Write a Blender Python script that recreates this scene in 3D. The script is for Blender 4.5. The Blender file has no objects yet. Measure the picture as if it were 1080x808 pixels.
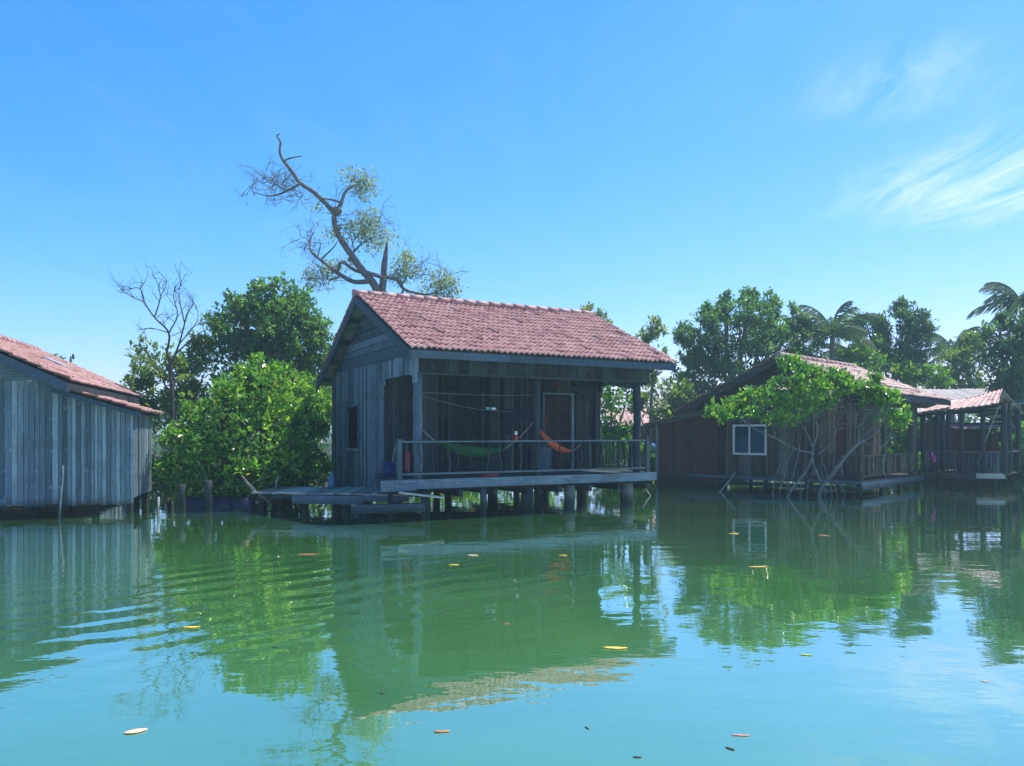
import bpy, math, random
import numpy as np
from mathutils import Vector, Matrix, Quaternion

random.seed(11)
rng = np.random.default_rng(11)
scene = bpy.context.scene
COL = scene.collection
R = math.radians

CAM_H = 1.75
F = 810.0
HX, HY = 540.0, 457.0


def at(px, py, Y):
    """point of the photograph at the distance Y from the camera"""
    return Vector(((px - HX) / F * Y, Y, CAM_H + (HY - py) / F * Y))


def on_water(px, py):
    Y = CAM_H * F / (py - HY)
    return Vector(((px - HX) / F * Y, Y, 0.0))


# ------------------------------------------------------------------ materials
def new_mat(name):
    m = bpy.data.materials.new(name)
    m.use_nodes = True
    nt = m.node_tree
    nt.nodes.clear()
    out = nt.nodes.new('ShaderNodeOutputMaterial')
    return m, nt, out


def N(nt, kind, **kw):
    n = nt.nodes.new(kind)
    for k, v in kw.items():
        if k.startswith('i_'):
            n.inputs[k[2:].replace('_', ' ')].default_value = v
        else:
            setattr(n, k, v)
    return n


def L(nt, a, b):
    nt.links.new(a, b)


def ramp(nt, stops, fac=None):
    r = nt.nodes.new('ShaderNodeValToRGB')
    el = r.color_ramp.elements
    while len(el) < len(stops):
        el.new(0.5)
    for e, (p, c) in zip(el, stops):
        e.position = p
        e.color = (c[0], c[1], c[2], 1)
    if fac is not None:
        L(nt, fac, r.inputs['Fac'])
    return r


def mathn(nt, op, a, b=None):
    n = nt.nodes.new('ShaderNodeMath')
    n.operation = op
    for k, v in ((0, a), (1, b)):
        if v is None:
            continue
        if isinstance(v, (int, float)):
            n.inputs[k].default_value = v
        else:
            L(nt, v, n.inputs[k])
    return n.outputs[0]


def mixc(nt, fac, a, b, mode='MIX'):
    n = nt.nodes.new('ShaderNodeMix')
    n.data_type = 'RGBA'
    n.blend_type = mode
    for sock, v in ((n.inputs[0], fac), (n.inputs[6], a), (n.inputs[7], b)):
        if isinstance(v, (int, float)):
            sock.default_value = v
        elif isinstance(v, tuple):
            sock.default_value = (v[0], v[1], v[2], 1)
        else:
            L(nt, v, sock)
    return n.outputs[2]


def wood(name, dark, mid, light, axis='z', rough=0.85, stain=(0.05, 0.06, 0.05), grain=1.0, stain_amt=0.55):
    """weathered boards: a tone per board, grain along one axis, blotches of mould and bleaching"""
    m, nt, out = new_mat(name)
    tc = N(nt, 'ShaderNodeTexCoord')
    mp = N(nt, 'ShaderNodeMapping')
    s = {'z': (26, 26, 1.1), 'x': (1.1, 26, 26), 'y': (26, 1.1, 26)}[axis]
    mp.inputs['Scale'].default_value = s
    L(nt, tc.outputs['Object'], mp.inputs['Vector'])
    g = N(nt, 'ShaderNodeTexNoise', i_Scale=1.6, i_Detail=6.0, i_Roughness=0.65)
    L(nt, mp.outputs[0], g.inputs['Vector'])
    tone = N(nt, 'ShaderNodeAttribute', attribute_name='tone')
    gm = mathn(nt, 'MULTIPLY', mathn(nt, 'SUBTRACT', g.outputs['Fac'], 0.5), 0.9 * grain)
    fac = mathn(nt, 'ADD', tone.outputs['Fac'], gm)
    rp = ramp(nt, [(0.0, dark), (0.5, mid), (1.0, light)], fac)
    bl = N(nt, 'ShaderNodeTexNoise', i_Scale=1.7, i_Detail=5.0, i_Roughness=0.6)
    L(nt, tc.outputs['Object'], bl.inputs['Vector'])
    br = ramp(nt, [(0.48, (0, 0, 0)), (0.70, (1, 1, 1))], bl.outputs['Fac'])
    c = mixc(nt, mathn(nt, 'MULTIPLY', br.outputs['Color'], stain_amt), rp.outputs['Color'], stain)
    # pale lichen flecks
    fl = N(nt, 'ShaderNodeTexNoise', i_Scale=9.0, i_Detail=4.0)
    L(nt, tc.outputs['Object'], fl.inputs['Vector'])
    fr = ramp(nt, [(0.60, (0, 0, 0)), (0.68, (1, 1, 1))], fl.outputs['Fac'])
    c = mixc(nt, mathn(nt, 'MULTIPLY', fr.outputs['Color'], 0.35), c, light)
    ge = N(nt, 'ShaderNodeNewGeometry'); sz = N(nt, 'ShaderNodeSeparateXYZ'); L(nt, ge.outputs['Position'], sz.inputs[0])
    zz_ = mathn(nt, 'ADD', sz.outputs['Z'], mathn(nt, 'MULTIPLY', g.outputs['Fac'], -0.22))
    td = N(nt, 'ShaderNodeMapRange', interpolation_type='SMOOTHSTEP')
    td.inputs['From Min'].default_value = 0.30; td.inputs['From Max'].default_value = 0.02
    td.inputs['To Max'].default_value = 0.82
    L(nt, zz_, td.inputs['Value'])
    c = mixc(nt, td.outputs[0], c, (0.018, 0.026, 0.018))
    b = N(nt, 'ShaderNodeBsdfPrincipled', i_Roughness=rough)
    b.inputs['Specular IOR Level'].default_value = 0.25
    L(nt, c, b.inputs['Base Color'])
    bp = N(nt, 'ShaderNodeBump', i_Strength=0.35, i_Distance=0.01)
    L(nt, g.outputs['Fac'], bp.inputs['Height'])
    L(nt, bp.outputs[0], b.inputs['Normal'])
    L(nt, b.outputs[0], out.inputs['Surface'])
    return m


def leaf_mat(name, stops, trans=0.35, rough=0.42, spec=0.35):
    m, nt, out = new_mat(name)
    tone = N(nt, 'ShaderNodeAttribute', attribute_name='tone')
    rp = ramp(nt, stops, tone.outputs['Fac'])
    b = N(nt, 'ShaderNodeBsdfPrincipled', i_Roughness=rough)
    b.inputs['Specular IOR Level'].default_value = spec
    L(nt, rp.outputs['Color'], b.inputs['Base Color'])
    t = N(nt, 'ShaderNodeBsdfTranslucent')
    warm = mixc(nt, 1.0, rp.outputs['Color'], (1.25, 1.35, 0.55), 'MULTIPLY')
    L(nt, warm, t.inputs['Color'])
    mx = N(nt, 'ShaderNodeMixShader')
    mx.inputs[0].default_value = trans
    L(nt, b.outputs[0], mx.inputs[1])
    L(nt, t.outputs[0], mx.inputs[2])
    L(nt, mx.outputs[0], out.inputs['Surface'])
    return m


def bark(name, dark, light, scale=6.0):
    m, nt, out = new_mat(name)
    tc = N(nt, 'ShaderNodeTexCoord')
    n1 = N(nt, 'ShaderNodeTexNoise', i_Scale=scale, i_Detail=6.0, i_Roughness=0.7)
    L(nt, tc.outputs['Object'], n1.inputs['Vector'])
    rp = ramp(nt, [(0.35, dark), (0.65, light)], n1.outputs['Fac'])
    b = N(nt, 'ShaderNodeBsdfPrincipled', i_Roughness=0.9)
    b.inputs['Specular IOR Level'].default_value = 0.2
    L(nt, rp.outputs['Color'], b.inputs['Base Color'])
    bp = N(nt, 'ShaderNodeBump', i_Strength=0.6, i_Distance=0.02)
    L(nt, n1.outputs['Fac'], bp.inputs['Height'])
    L(nt, bp.outputs[0], b.inputs['Normal'])
    L(nt, b.outputs[0], out.inputs['Surface'])
    return m


def plain(name, col, rough=0.6, spec=0.4, var=0.25, scale=5.0):
    m, nt, out = new_mat(name)
    tc = N(nt, 'ShaderNodeTexCoord')
    n1 = N(nt, 'ShaderNodeTexNoise', i_Scale=scale, i_Detail=5.0)
    L(nt, tc.outputs['Object'], n1.inputs['Vector'])
    lo = tuple(c * (1 - var) for c in col)
    hi = tuple(min(1, c * (1 + var)) for c in col)
    rp = ramp(nt, [(0.35, lo), (0.65, hi)], n1.outputs['Fac'])
    b = N(nt, 'ShaderNodeBsdfPrincipled', i_Roughness=rough)
    b.inputs['Specular IOR Level'].default_value = spec
    L(nt, rp.outputs['Color'], b.inputs['Base Color'])
    L(nt, b.outputs[0], out.inputs['Surface'])
    return m


def tile_mat(name, dark, mid, light, moss=(0.09, 0.085, 0.075), moss_amt=0.5):
    m, nt, out = new_mat(name)
    tc = N(nt, 'ShaderNodeTexCoord')
    tone = N(nt, 'ShaderNodeAttribute', attribute_name='tone')
    n1 = N(nt, 'ShaderNodeTexNoise', i_Scale=14.0, i_Detail=5.0)
    L(nt, tc.outputs['Object'], n1.inputs['Vector'])
    fac = mathn(nt, 'ADD', tone.outputs['Fac'], mathn(nt, 'MULTIPLY', mathn(nt, 'SUBTRACT', n1.outputs['Fac'], 0.5), 0.7))
    rp = ramp(nt, [(0.0, dark), (0.5, mid), (1.0, light)], fac)
    n2 = N(nt, 'ShaderNodeTexNoise', i_Scale=1.1, i_Detail=6.0, i_Roughness=0.65)
    L(nt, tc.outputs['Object'], n2.inputs['Vector'])
    mr = ramp(nt, [(0.52, (0, 0, 0)), (0.75, (1, 1, 1))], n2.outputs['Fac'])
    c = mixc(nt, mathn(nt, 'MULTIPLY', mr.outputs['Color'], moss_amt), rp.outputs['Color'], moss)
    b = N(nt, 'ShaderNodeBsdfPrincipled', i_Roughness=0.6)
    b.inputs['Specular IOR Level'].default_value = 0.35
    L(nt, c, b.inputs['Base Color'])
    L(nt, b.outputs[0], out.inputs['Surface'])
    return m


M = {}
BLUEGREY = ((0.018, 0.036, 0.050), (0.072, 0.118, 0.150), (0.24, 0.32, 0.36))
for ax in 'xyz':
    M['grey_' + ax] = wood('weathered_grey_boards_' + ax, *BLUEGREY, axis=ax)
    M['bleached_' + ax] = wood('bleached_blue_grey_boards_' + ax, (0.020, 0.038, 0.052), (0.115, 0.175, 0.21), (0.36, 0.45, 0.48), axis=ax, stain_amt=0.45)
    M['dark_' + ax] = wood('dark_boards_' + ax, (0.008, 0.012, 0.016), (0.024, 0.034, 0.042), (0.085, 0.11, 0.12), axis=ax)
    M['brown_' + ax] = wood('brown_boards_' + ax, (0.020, 0.017, 0.015), (0.080, 0.068, 0.058), (0.20, 0.18, 0.155), axis=ax)
    M['pale_' + ax] = wood('pale_boards_' + ax, (0.13, 0.13, 0.12), (0.30, 0.30, 0.27), (0.50, 0.49, 0.45), axis=ax, stain_amt=0.35)
M['maroon_z'] = wood('maroon_boards', (0.030, 0.012, 0.014), (0.080, 0.028, 0.030), (0.15, 0.065, 0.06), 'z')
M['trim'] = wood('blue_trim', (0.018, 0.035, 0.05), (0.05, 0.085, 0.115), (0.15, 0.205, 0.24), 'y')
M['rail'] = wood('pale_rail', (0.04, 0.06, 0.075), (0.095, 0.13, 0.15), (0.22, 0.27, 0.29), 'x', stain_amt=0.5)
M['concrete'] = wood('algae_concrete', (0.05, 0.06, 0.055), (0.15, 0.165, 0.155), (0.34, 0.35, 0.32), 'z', grain=0.6)
M['tile'] = tile_mat('dusty_red_tile', (0.24, 0.098, 0.085), (0.38, 0.20, 0.175), (0.50, 0.315, 0.285), moss_amt=0.25)
M['tile_old'] = tile_mat('faded_red_tile', (0.22, 0.125, 0.105), (0.40, 0.245, 0.21), (0.56, 0.40, 0.35), moss=(0.15, 0.13, 0.11), moss_amt=0.6)
M['tile_grey'] = tile_mat('grey_corrugated_sheet', (0.17, 0.17, 0.17), (0.30, 0.28, 0.28), (0.46, 0.43, 0.42), moss=(0.20, 0.12, 0.09), moss_amt=0.5)
M['soffit'] = wood('soffit_boards', (0.07, 0.09, 0.085), (0.17, 0.19, 0.17), (0.30, 0.33, 0.28), 'y')
M['inside'] = plain('dark_interior', (0.02, 0.022, 0.022), 0.9, 0.1)
M['rope'] = plain('pale_rope', (0.25, 0.25, 0.22), 0.9, 0.1)
M['green_cloth'] = plain('green_net_cloth', (0.014, 0.085, 0.030), 0.85, 0.1, 0.35, 12)
M['orange_cloth'] = plain('orange_net_cloth', (0.50, 0.11, 0.05), 0.85, 0.1, 0.3, 12)
M['navy_cloth'] = plain('navy_cloth', (0.018, 0.022, 0.04), 0.9, 0.1)
M['red_plastic'] = plain('red_plastic', (0.45, 0.02, 0.02), 0.4, 0.5)
M['dull_red'] = plain('dull_red_cloth', (0.16, 0.02, 0.03), 0.9, 0.1)
M['blue_plastic'] = plain('blue_plastic', (0.010, 0.03, 0.15), 0.4, 0.5)
M['tank_blue'] = plain('tank_blue_plastic', (0.02, 0.13, 0.36), 0.45, 0.5)
M['navy_plastic'] = plain('navy_drum_plastic', (0.006, 0.011, 0.035), 0.5, 0.4)
M['sky_plastic'] = plain('pale_blue_plastic', (0.06, 0.20, 0.32), 0.4, 0.5)
M['white'] = plain('white_paint', (0.72, 0.72, 0.70), 0.6, 0.3, 0.12)
M['teal_cloth'] = plain('teal_cloth', (0.12, 0.40, 0.42), 0.8, 0.1)
M['pink_cloth'] = plain('pink_cloth', (0.65, 0.10, 0.38), 0.8, 0.1)
M['metal'] = plain('grey_metal', (0.35, 0.36, 0.36), 0.35, 0.5)
M['bark_grey'] = bark('grey_bark', (0.07, 0.065, 0.06), (0.22, 0.20, 0.185))
M['bark_dark'] = bark('dark_bark', (0.03, 0.028, 0.025), (0.11, 0.10, 0.09))
M['bark_pale'] = bark('pale_mangrove_bark', (0.07, 0.07, 0.068), (0.21, 0.205, 0.19))
M['leaf_bright'] = leaf_mat('bright_mangrove_leaf', [(0, (0.029, 0.103, 0.025)), (0.4, (0.094, 0.244, 0.032)), (0.8, (0.222, 0.426, 0.044)), (0.965, (0.336, 0.515, 0.062)), (0.98, (0.600, 0.464, 0.037))], 0.45, 0.24, 0.8)
M['leaf_mid'] = leaf_mat('mid_green_leaf', [(0, (0.036, 0.105, 0.042)), (0.5, (0.087, 0.203, 0.066)), (1, (0.189, 0.343, 0.084))], 0.55, 0.36, 0.5)
M['leaf_olive'] = leaf_mat('pale_grey_green_leaf', [(0, (0.11, 0.16, 0.10)), (0.5, (0.22, 0.29, 0.17)), (1, (0.36, 0.41, 0.22))], 0.55, 0.45, 0.4)
M['leaf_yellow'] = leaf_mat('yellowish_leaf', [(0, (0.061, 0.127, 0.042)), (0.5, (0.143, 0.236, 0.060)), (1, (0.297, 0.345, 0.072))], 0.55, 0.4, 0.4)
M['leaf_dark'] = leaf_mat('dark_blue_green_leaf', [(0, (0.031, 0.083, 0.054)), (0.5, (0.076, 0.165, 0.083)), (1, (0.170, 0.285, 0.105))], 0.5, 0.36, 0.5)
M['palm'] = leaf_mat('palm_leaf', [(0, (0.025, 0.07, 0.04)), (0.5, (0.06, 0.13, 0.06)), (1, (0.14, 0.21, 0.09))], 0.4, 0.55, 0.25)


def glass_mat():
    m, nt, out = new_mat('blue_louvre_glass')
    b = N(nt, 'ShaderNodeBsdfPrincipled', i_Roughness=0.12)
    b.inputs['Base Color'].default_value = (0.006, 0.045, 0.07, 1)
    b.inputs['Specular IOR Level'].default_value = 0.7
    L(nt, b.outputs[0], out.inputs['Surface'])
    return m


M['glass'] = glass_mat()


# ------------------------------------------------------------------ mesh builder
class MB:
    def __init__(self):
        self.v, self.f, self.t, self.s = [], [], [], []

    def face(self, idx, tone=0.5, smooth=False):
        self.f.append(tuple(idx)); self.t.append(tone); self.s.append(smooth)

    def hexa(self, pts, tone=0.5):
        """8 corners: bottom loop of four, top loop of four"""
        b = len(self.v)
        self.v.extend(Vector(p) for p in pts)
        for q in ((3, 2, 1, 0), (4, 5, 6, 7), (0, 1, 5, 4), (1, 2, 6, 5), (2, 3, 7, 6), (3, 0, 4, 7)):
            self.face([b + i for i in q], tone)

    def box(self, lo, hi, tone=0.5):
        (a, b, c), (d, e, f) = lo, hi
        self.hexa([(a, b, c), (d, b, c), (d, e, c), (a, e, c), (a, b, f), (d, b, f), (d, e, f), (a, e, f)], tone)

    def beam(self, p, q, w, h, tone=0.5, up=Vector((0, 0, 1))):
        """a straight beam from p to q; w across, h along up"""
        p, q = Vector(p), Vector(q)
        d = (q - p).normalized()
        s = d.cross(up)
        if s.length < 1e-4:
            s = Vector((1, 0, 0))
        s.normalize()
        u = s.cross(d).normalized()
        s *= w / 2; u = u * (h / 2)
        self.hexa([p - s - u, p + s - u, q + s - u, q - s - u, p - s + u, p + s + u, q + s + u, q - s + u], tone)

    def prism(self, poly, off, tone=0.5):
        """a flat polygon pushed along off"""
        off = Vector(off)
        b = len(self.v); n = len(poly)
        self.v.extend(Vector(p) for p in poly)
        self.v.extend(Vector(p) + off for p in poly)
        self.face([b + i for i in range(n)][::-1], tone)
        self.face([b + n + i for i in range(n)], tone)
        for i in range(n):
            j = (i + 1) % n
            self.face([b + i, b + j, b + n + j, b + n + i], tone)

    def tube(self, pts, radii, n=7, tone=0.5, cap=True, jitter=0.0):
        pts = [Vector(p) for p in pts]
        if isinstance(radii, (int, float)):
            radii = [radii] * len(pts)
        b = len(self.v)
        prev = None
        for i, p in enumerate(pts):
            d = (pts[min(i + 1, len(pts) - 1)] - pts[max(i - 1, 0)])
            if d.length < 1e-9:
                d = Vector((0, 0, 1))
            d.normalize()
            if prev is None:
                a = d.orthogonal().normalized()
            else:
                a = (prev - d * prev.dot(d))
                a = a.normalized() if a.length > 1e-6 else d.orthogonal().normalized()
            prev = a
            c = d.cross(a)
            for k in range(n):
                t = 2 * math.pi * k / n
                rr = radii[i] * (1 + (random.uniform(-jitter, jitter) if jitter else 0))
                self.v.append(p + a * math.cos(t) * rr + c * math.sin(t) * rr)
        for i in range(len(pts) - 1):
            for k in range(n):
                k2 = (k + 1) % n
                self.face([b + i * n + k, b + i * n + k2, b + (i + 1) * n + k2, b + (i + 1) * n + k], tone, True)
        if cap:
            self.face([b + k for k in range(n)][::-1], tone)
            e = b + (len(pts) - 1) * n
            self.face([e + k for k in range(n)], tone)

    def lathe(self, prof, c, n=20, tone=0.5, axis=Vector((0, 0, 1))):
        """profile of (radius, height) spun about a vertical axis at c"""
        q = Vector((0, 0, 1)).rotation_difference(Vector(axis).normalized())
        b = len(self.v); c = Vector(c)
        for r, h in prof:
            for k in range(n):
                t = 2 * math.pi * k / n
                self.v.append(c + q @ Vector((r * math.cos(t), r * math.sin(t), h)))
        for i in range(len(prof) - 1):
            for k in range(n):
                k2 = (k + 1) % n
                self.face([b + i * n + k, b + i * n + k2, b + (i + 1) * n + k2, b + (i + 1) * n + k], tone, True)
        self.face([b + k for k in range(n)][::-1], tone)
        e = b + (len(prof) - 1) * n
        self.face([e + k for k in range(n)], tone)

    def arrays(self, V, Fc, T, smooth=False):
        b = len(self.v)
        self.v.extend(map(tuple, V))
        self.f.extend(tuple(int(x) + b for x in q) for q in Fc)
        self.t.extend(T); self.s.extend([smooth] * len(Fc))

    def build(self, name, mat, parent=None, world=False, smooth=None):
        vs = [tuple(p) for p in self.v]
        if world and parent is not None:
            inv = (Matrix.Translation(parent.location) @ Matrix.Rotation(parent.rotation_euler.z, 4, 'Z')).inverted()
            a = np.array(vs)
            A = np.array(inv)
            vs = (a @ A[:3, :3].T + A[:3, 3]).tolist()
        me = bpy.data.meshes.new(name)
        me.from_pydata(vs, [], self.f)
        at_ = me.attributes.new('tone', 'FLOAT', 'FACE')
        at_.data.foreach_set('value', np.array(self.t, dtype=np.float32))
        me.polygons.foreach_set('use_smooth', np.array(self.s if smooth is None else [smooth] * len(self.f), dtype=bool))
        me.materials.append(mat)
        me.update()
        o = bpy.data.objects.new(name, me)
        COL.objects.link(o)
        if parent is not None:
            o.parent = parent
        return o


def thing(name, label, cat, loc=(0, 0, 0), rotz=0.0, group=None):
    o = bpy.data.objects.new(name, None)
    o.empty_display_size = 0.2
    COL.objects.link(o)
    o.location = loc; o.rotation_euler = (0, 0, rotz)
    return tag(o, label, cat, group)


def tag(o, label, cat, group=None):
    o['label'] = label; o['category'] = cat
    if group:
        o['group'] = group
    return o


def struct(o, kind='structure'):
    o['kind'] = kind
    return o


def tn(lo=0.15, hi=0.85):
    return random.uniform(lo, hi)


# ------------------------------------------------------------------ boards and roofs
def board_wall(mb, axis, pos, a0, a1, z0, z1, thick=0.03, width=(0.13, 0.22), holes=(), tone=(0.1, 0.9), batten=0.0, out=-1, gap=0.006, ragged=0.0):
    """upright boards standing along one axis; z0, z1 numbers or functions of the place along the wall;
    holes = (from, to, bottom, top). out: which way the outside faces."""
    fz0 = z0 if callable(z0) else (lambda a: z0)
    fz1 = z1 if callable(z1) else (lambda a: z1)
    cuts = sorted({a0, a1} | {h[0] for h in holes if a0 < h[0] < a1} | {h[1] for h in holes if a0 < h[1] < a1})
    edges = []
    for c0, c1 in zip(cuts, cuts[1:]):
        n = max(1, round((c1 - c0) / random.uniform(*width)))
        xs = [c0 + (c1 - c0) * i / n for i in range(n + 1)]
        for i in range(1, n):
            xs[i] += random.uniform(-0.3, 0.3) * (c1 - c0) / n
        edges += list(zip(xs, xs[1:]))
    for e0, e1 in edges:
        mid = (e0 + e1) / 2
        t = random.uniform(*tone)
        d = random.uniform(-0.008, 0.008)
        lo, hi = fz0(mid) + random.uniform(-ragged, ragged), None
        spans = [(lo, None)]
        for h in holes:
            if h[0] < mid < h[1]:
                spans = [(lo, h[2]), (h[3], None)]
        for s0, s1 in spans:
            t0 = s1 if s1 is not None else fz1(e0 + gap / 2)
            t1 = s1 if s1 is not None else fz1(e1 - gap / 2)
            if max(t0, t1) - s0 < 0.03:
                continue
            hexa_along(mb, axis, e0 + gap / 2, e1 - gap / 2, pos + d, pos + d + thick * (-out), s0, t0, t1, t)
        if batten and not any(h[0] - 0.02 < e1 < h[1] + 0.02 for h in holes) and e1 < a1 - 0.03:
            tb = random.uniform(tone[0] + 0.2, min(1.1, tone[1] + 0.2))
            hexa_along(mb, axis, e1 - batten / 2, e1 + batten / 2, pos + out * 0.022, pos - out * 0.001 + out * 0.009, lo + 0.01, fz1(e1) - 0.01, fz1(e1) - 0.01, tb)


def hexa_along(mb, axis, a0, a1, p0, p1, z0, zt0, zt1, tone):
    p0, p1 = min(p0, p1), max(p0, p1)
    if axis == 'x':
        mb.hexa([(a0, p0, z0), (a1, p0, z0), (a1, p1, z0), (a0, p1, z0), (a0, p0, zt0), (a1, p0, zt1), (a1, p1, zt1), (a0, p1, zt0)], tone)
    else:
        mb.hexa([(p1, a0, z0), (p1, a1, z0), (p0, a1, z0), (p0, a0, z0), (p1, a0, zt0), (p1, a1, zt1), (p0, a1, zt1), (p0, a0, zt0)], tone)


def tile_roof(mb, e0, e1, t0, t1, wave=0.15, course=0.30, amp=0.040, lip=0.034, seg=6):
    """courses of wavy tiles between an eave edge e0-e1 and a top edge t0-t1"""
    e0, e1, t0, t1 = map(Vector, (e0, e1, t0, t1))
    nrm = (e1 - e0).cross(t0 - e0).normalized()
    if nrm.z < 0:
        nrm = -nrm
    wid = ((e1 - e0).length + (t1 - t0).length) / 2
    nw = max(1, round(wid / wave)); nc = max(1, round((t0 - e0).length / course))
    cols = nw * seg + 1
    s = np.arange(cols) / (cols - 1)
    ph = np.arange(cols) / seg
    prof = amp * np.abs(np.cos(np.pi * ph)) ** 1.3
    E0, E1, T0, T1, NR = (np.array(p) for p in (e0, e1, t0, t1, nrm))
    for j in range(nc):
        rows = []
        slip = np.where(rng.uniform(0, 1, nw + 1) < .04, rng.uniform(.01, .03, nw + 1), 0)
        jit = np.repeat(rng.normal(0, 0.005, nw + 1) + slip, seg)[:cols] - .05 * np.sin(np.pi * s) * ((j + .5) / nc)
        for frac, h in ((j / nc, lip - 0.030), (j / nc, lip), ((j + 1) / nc + 0.02, 0.0)):
            f = min(frac, 1.0)
            base = (E0 + (T0 - E0) * f)[None] * (1 - s)[:, None] + (E1 + (T1 - E1) * f)[None] * s[:, None]
            rows.append(base + NR[None] * (prof + h + jit)[:, None])
        V = np.concatenate(rows)
        tones = rng.normal(0.5, 0.13, nw).clip(.05, .95)
        Fc, T = [], []
        for r in range(2):
            for c in range(cols - 1):
                Fc.append((r * cols + c, r * cols + c + 1, (r + 1) * cols + c + 1, (r + 1) * cols + c))
                T.append(float(tones[c // seg]))
        mb.arrays(V, Fc, T, False)


def ridge_caps(mb, p, q, r=0.085, step=0.36):
    p, q = Vector(p), Vector(q)
    n = max(1, round((q - p).length / step))
    d = (q - p) / n
    for i in range(n):
        a = p + d * i - d.normalized() * 0.02
        b = p + d * (i + 1)
        mb.tube([a, a + d * 0.5, b], [r * 1.12, r * 1.02, r * 0.95], 10, tn(0.3, 0.9))


def slab(mb, e0, e1, t0, t1, thick, tone=0.5, drop=0.0):
    """flat sheet under a roof slope"""
    e0, e1, t0, t1 = (Vector(p) - Vector((0, 0, drop)) for p in (e0, e1, t0, t1))
    dz = Vector((0, 0, thick))
    mb.hexa([e0 - dz, e1 - dz, t1 - dz, t0 - dz, e0, e1, t1, t0], tone)


def soffit_boards(mb, e0, e1, t0, t1, drop, thick=0.02, n=14):
    e0, e1, t0, t1 = map(Vector, (e0, e1, t0, t1))
    for i in range(n):
        a, b = i / n + 0.002, (i + 1) / n - 0.002
        slab(mb, e0.lerp(t0, a), e1.lerp(t1, a), e0.lerp(t0, b), e1.lerp(t1, b), thick, tn(0.2, 0.9), drop)


def wob(p, q, n, amt):
    """a crooked line from p to q"""
    p, q = Vector(p), Vector(q)
    out = []
    for i in range(n + 1):
        w = 0 if i in (0, n) else amt
        out.append(p.lerp(q, i / n) + Vector((random.uniform(-w, w), random.uniform(-w, w), 0)))
    return out


# ------------------------------------------------------------------ plants
def smooth_path(pts, radii, sub=4):
    pts = [Vector(p) for p in pts]
    P, Q = [], []
    n = len(pts)
    for i in range(n - 1):
        a, b, c, d = pts[max(i - 1, 0)], pts[i], pts[i + 1], pts[min(i + 2, n - 1)]
        for k in range(sub):
            t = k / sub
            P.append(0.5 * ((2 * b) + (c - a) * t + (2 * a - 5 * b + 4 * c - d) * t * t + (3 * b - a - 3 * c + d) * t ** 3))
            Q.append(radii[i] * (1 - t) + radii[i + 1] * t)
    P.append(pts[-1]); Q.append(radii[-1])
    return P, Q


def limb(mb, pts, radii, n=7, sub=4):
    P, Q = smooth_path(pts, radii, sub)
    mb.tube(P, Q, n, tn(), jitter=0.06)


def twig(mb, p, d, length, r, depth, spread=0.7, kids=3, droop=0.0):
    p = Vector(p); d = Vector(d).normalized()
    pts = [p]; rad = [r]
    dd = d.copy()
    for i in range(3):
        dd = (dd + Vector((random.gauss(0, .28), random.gauss(0, .28), random.gauss(0, .22) - droop))).normalized()
        pts.append(pts[-1] + dd * length / 3); rad.append(r * (1 - 0.2 * (i + 1)))
    mb.tube(pts, rad, 5 if depth else 4, 0.5, cap=False)
    if depth > 0:
        for k in range(kids):
            s = random.choice(pts[1:])
            nd = (dd + Vector((random.gauss(0, spread), random.gauss(0, spread), random.gauss(0, spread) + 0.1))).normalized()
            twig(mb, s, nd, length * random.uniform(.5, .8), r * 0.55, depth - 1, spread, kids, droop)


def _fields(seed, k=7, freq=1.0):
    g = np.random.default_rng(seed)
    D = g.normal(size=(k, 3)); D /= np.linalg.norm(D, axis=1)[:, None]
    W = g.uniform(0.6, 2.2, k) * freq
    PH = g.uniform(0, 6.28, k)
    return lambda P: np.sin((P @ D.T) * W[None] * 2 * np.pi + PH[None]).mean(axis=1)


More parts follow.
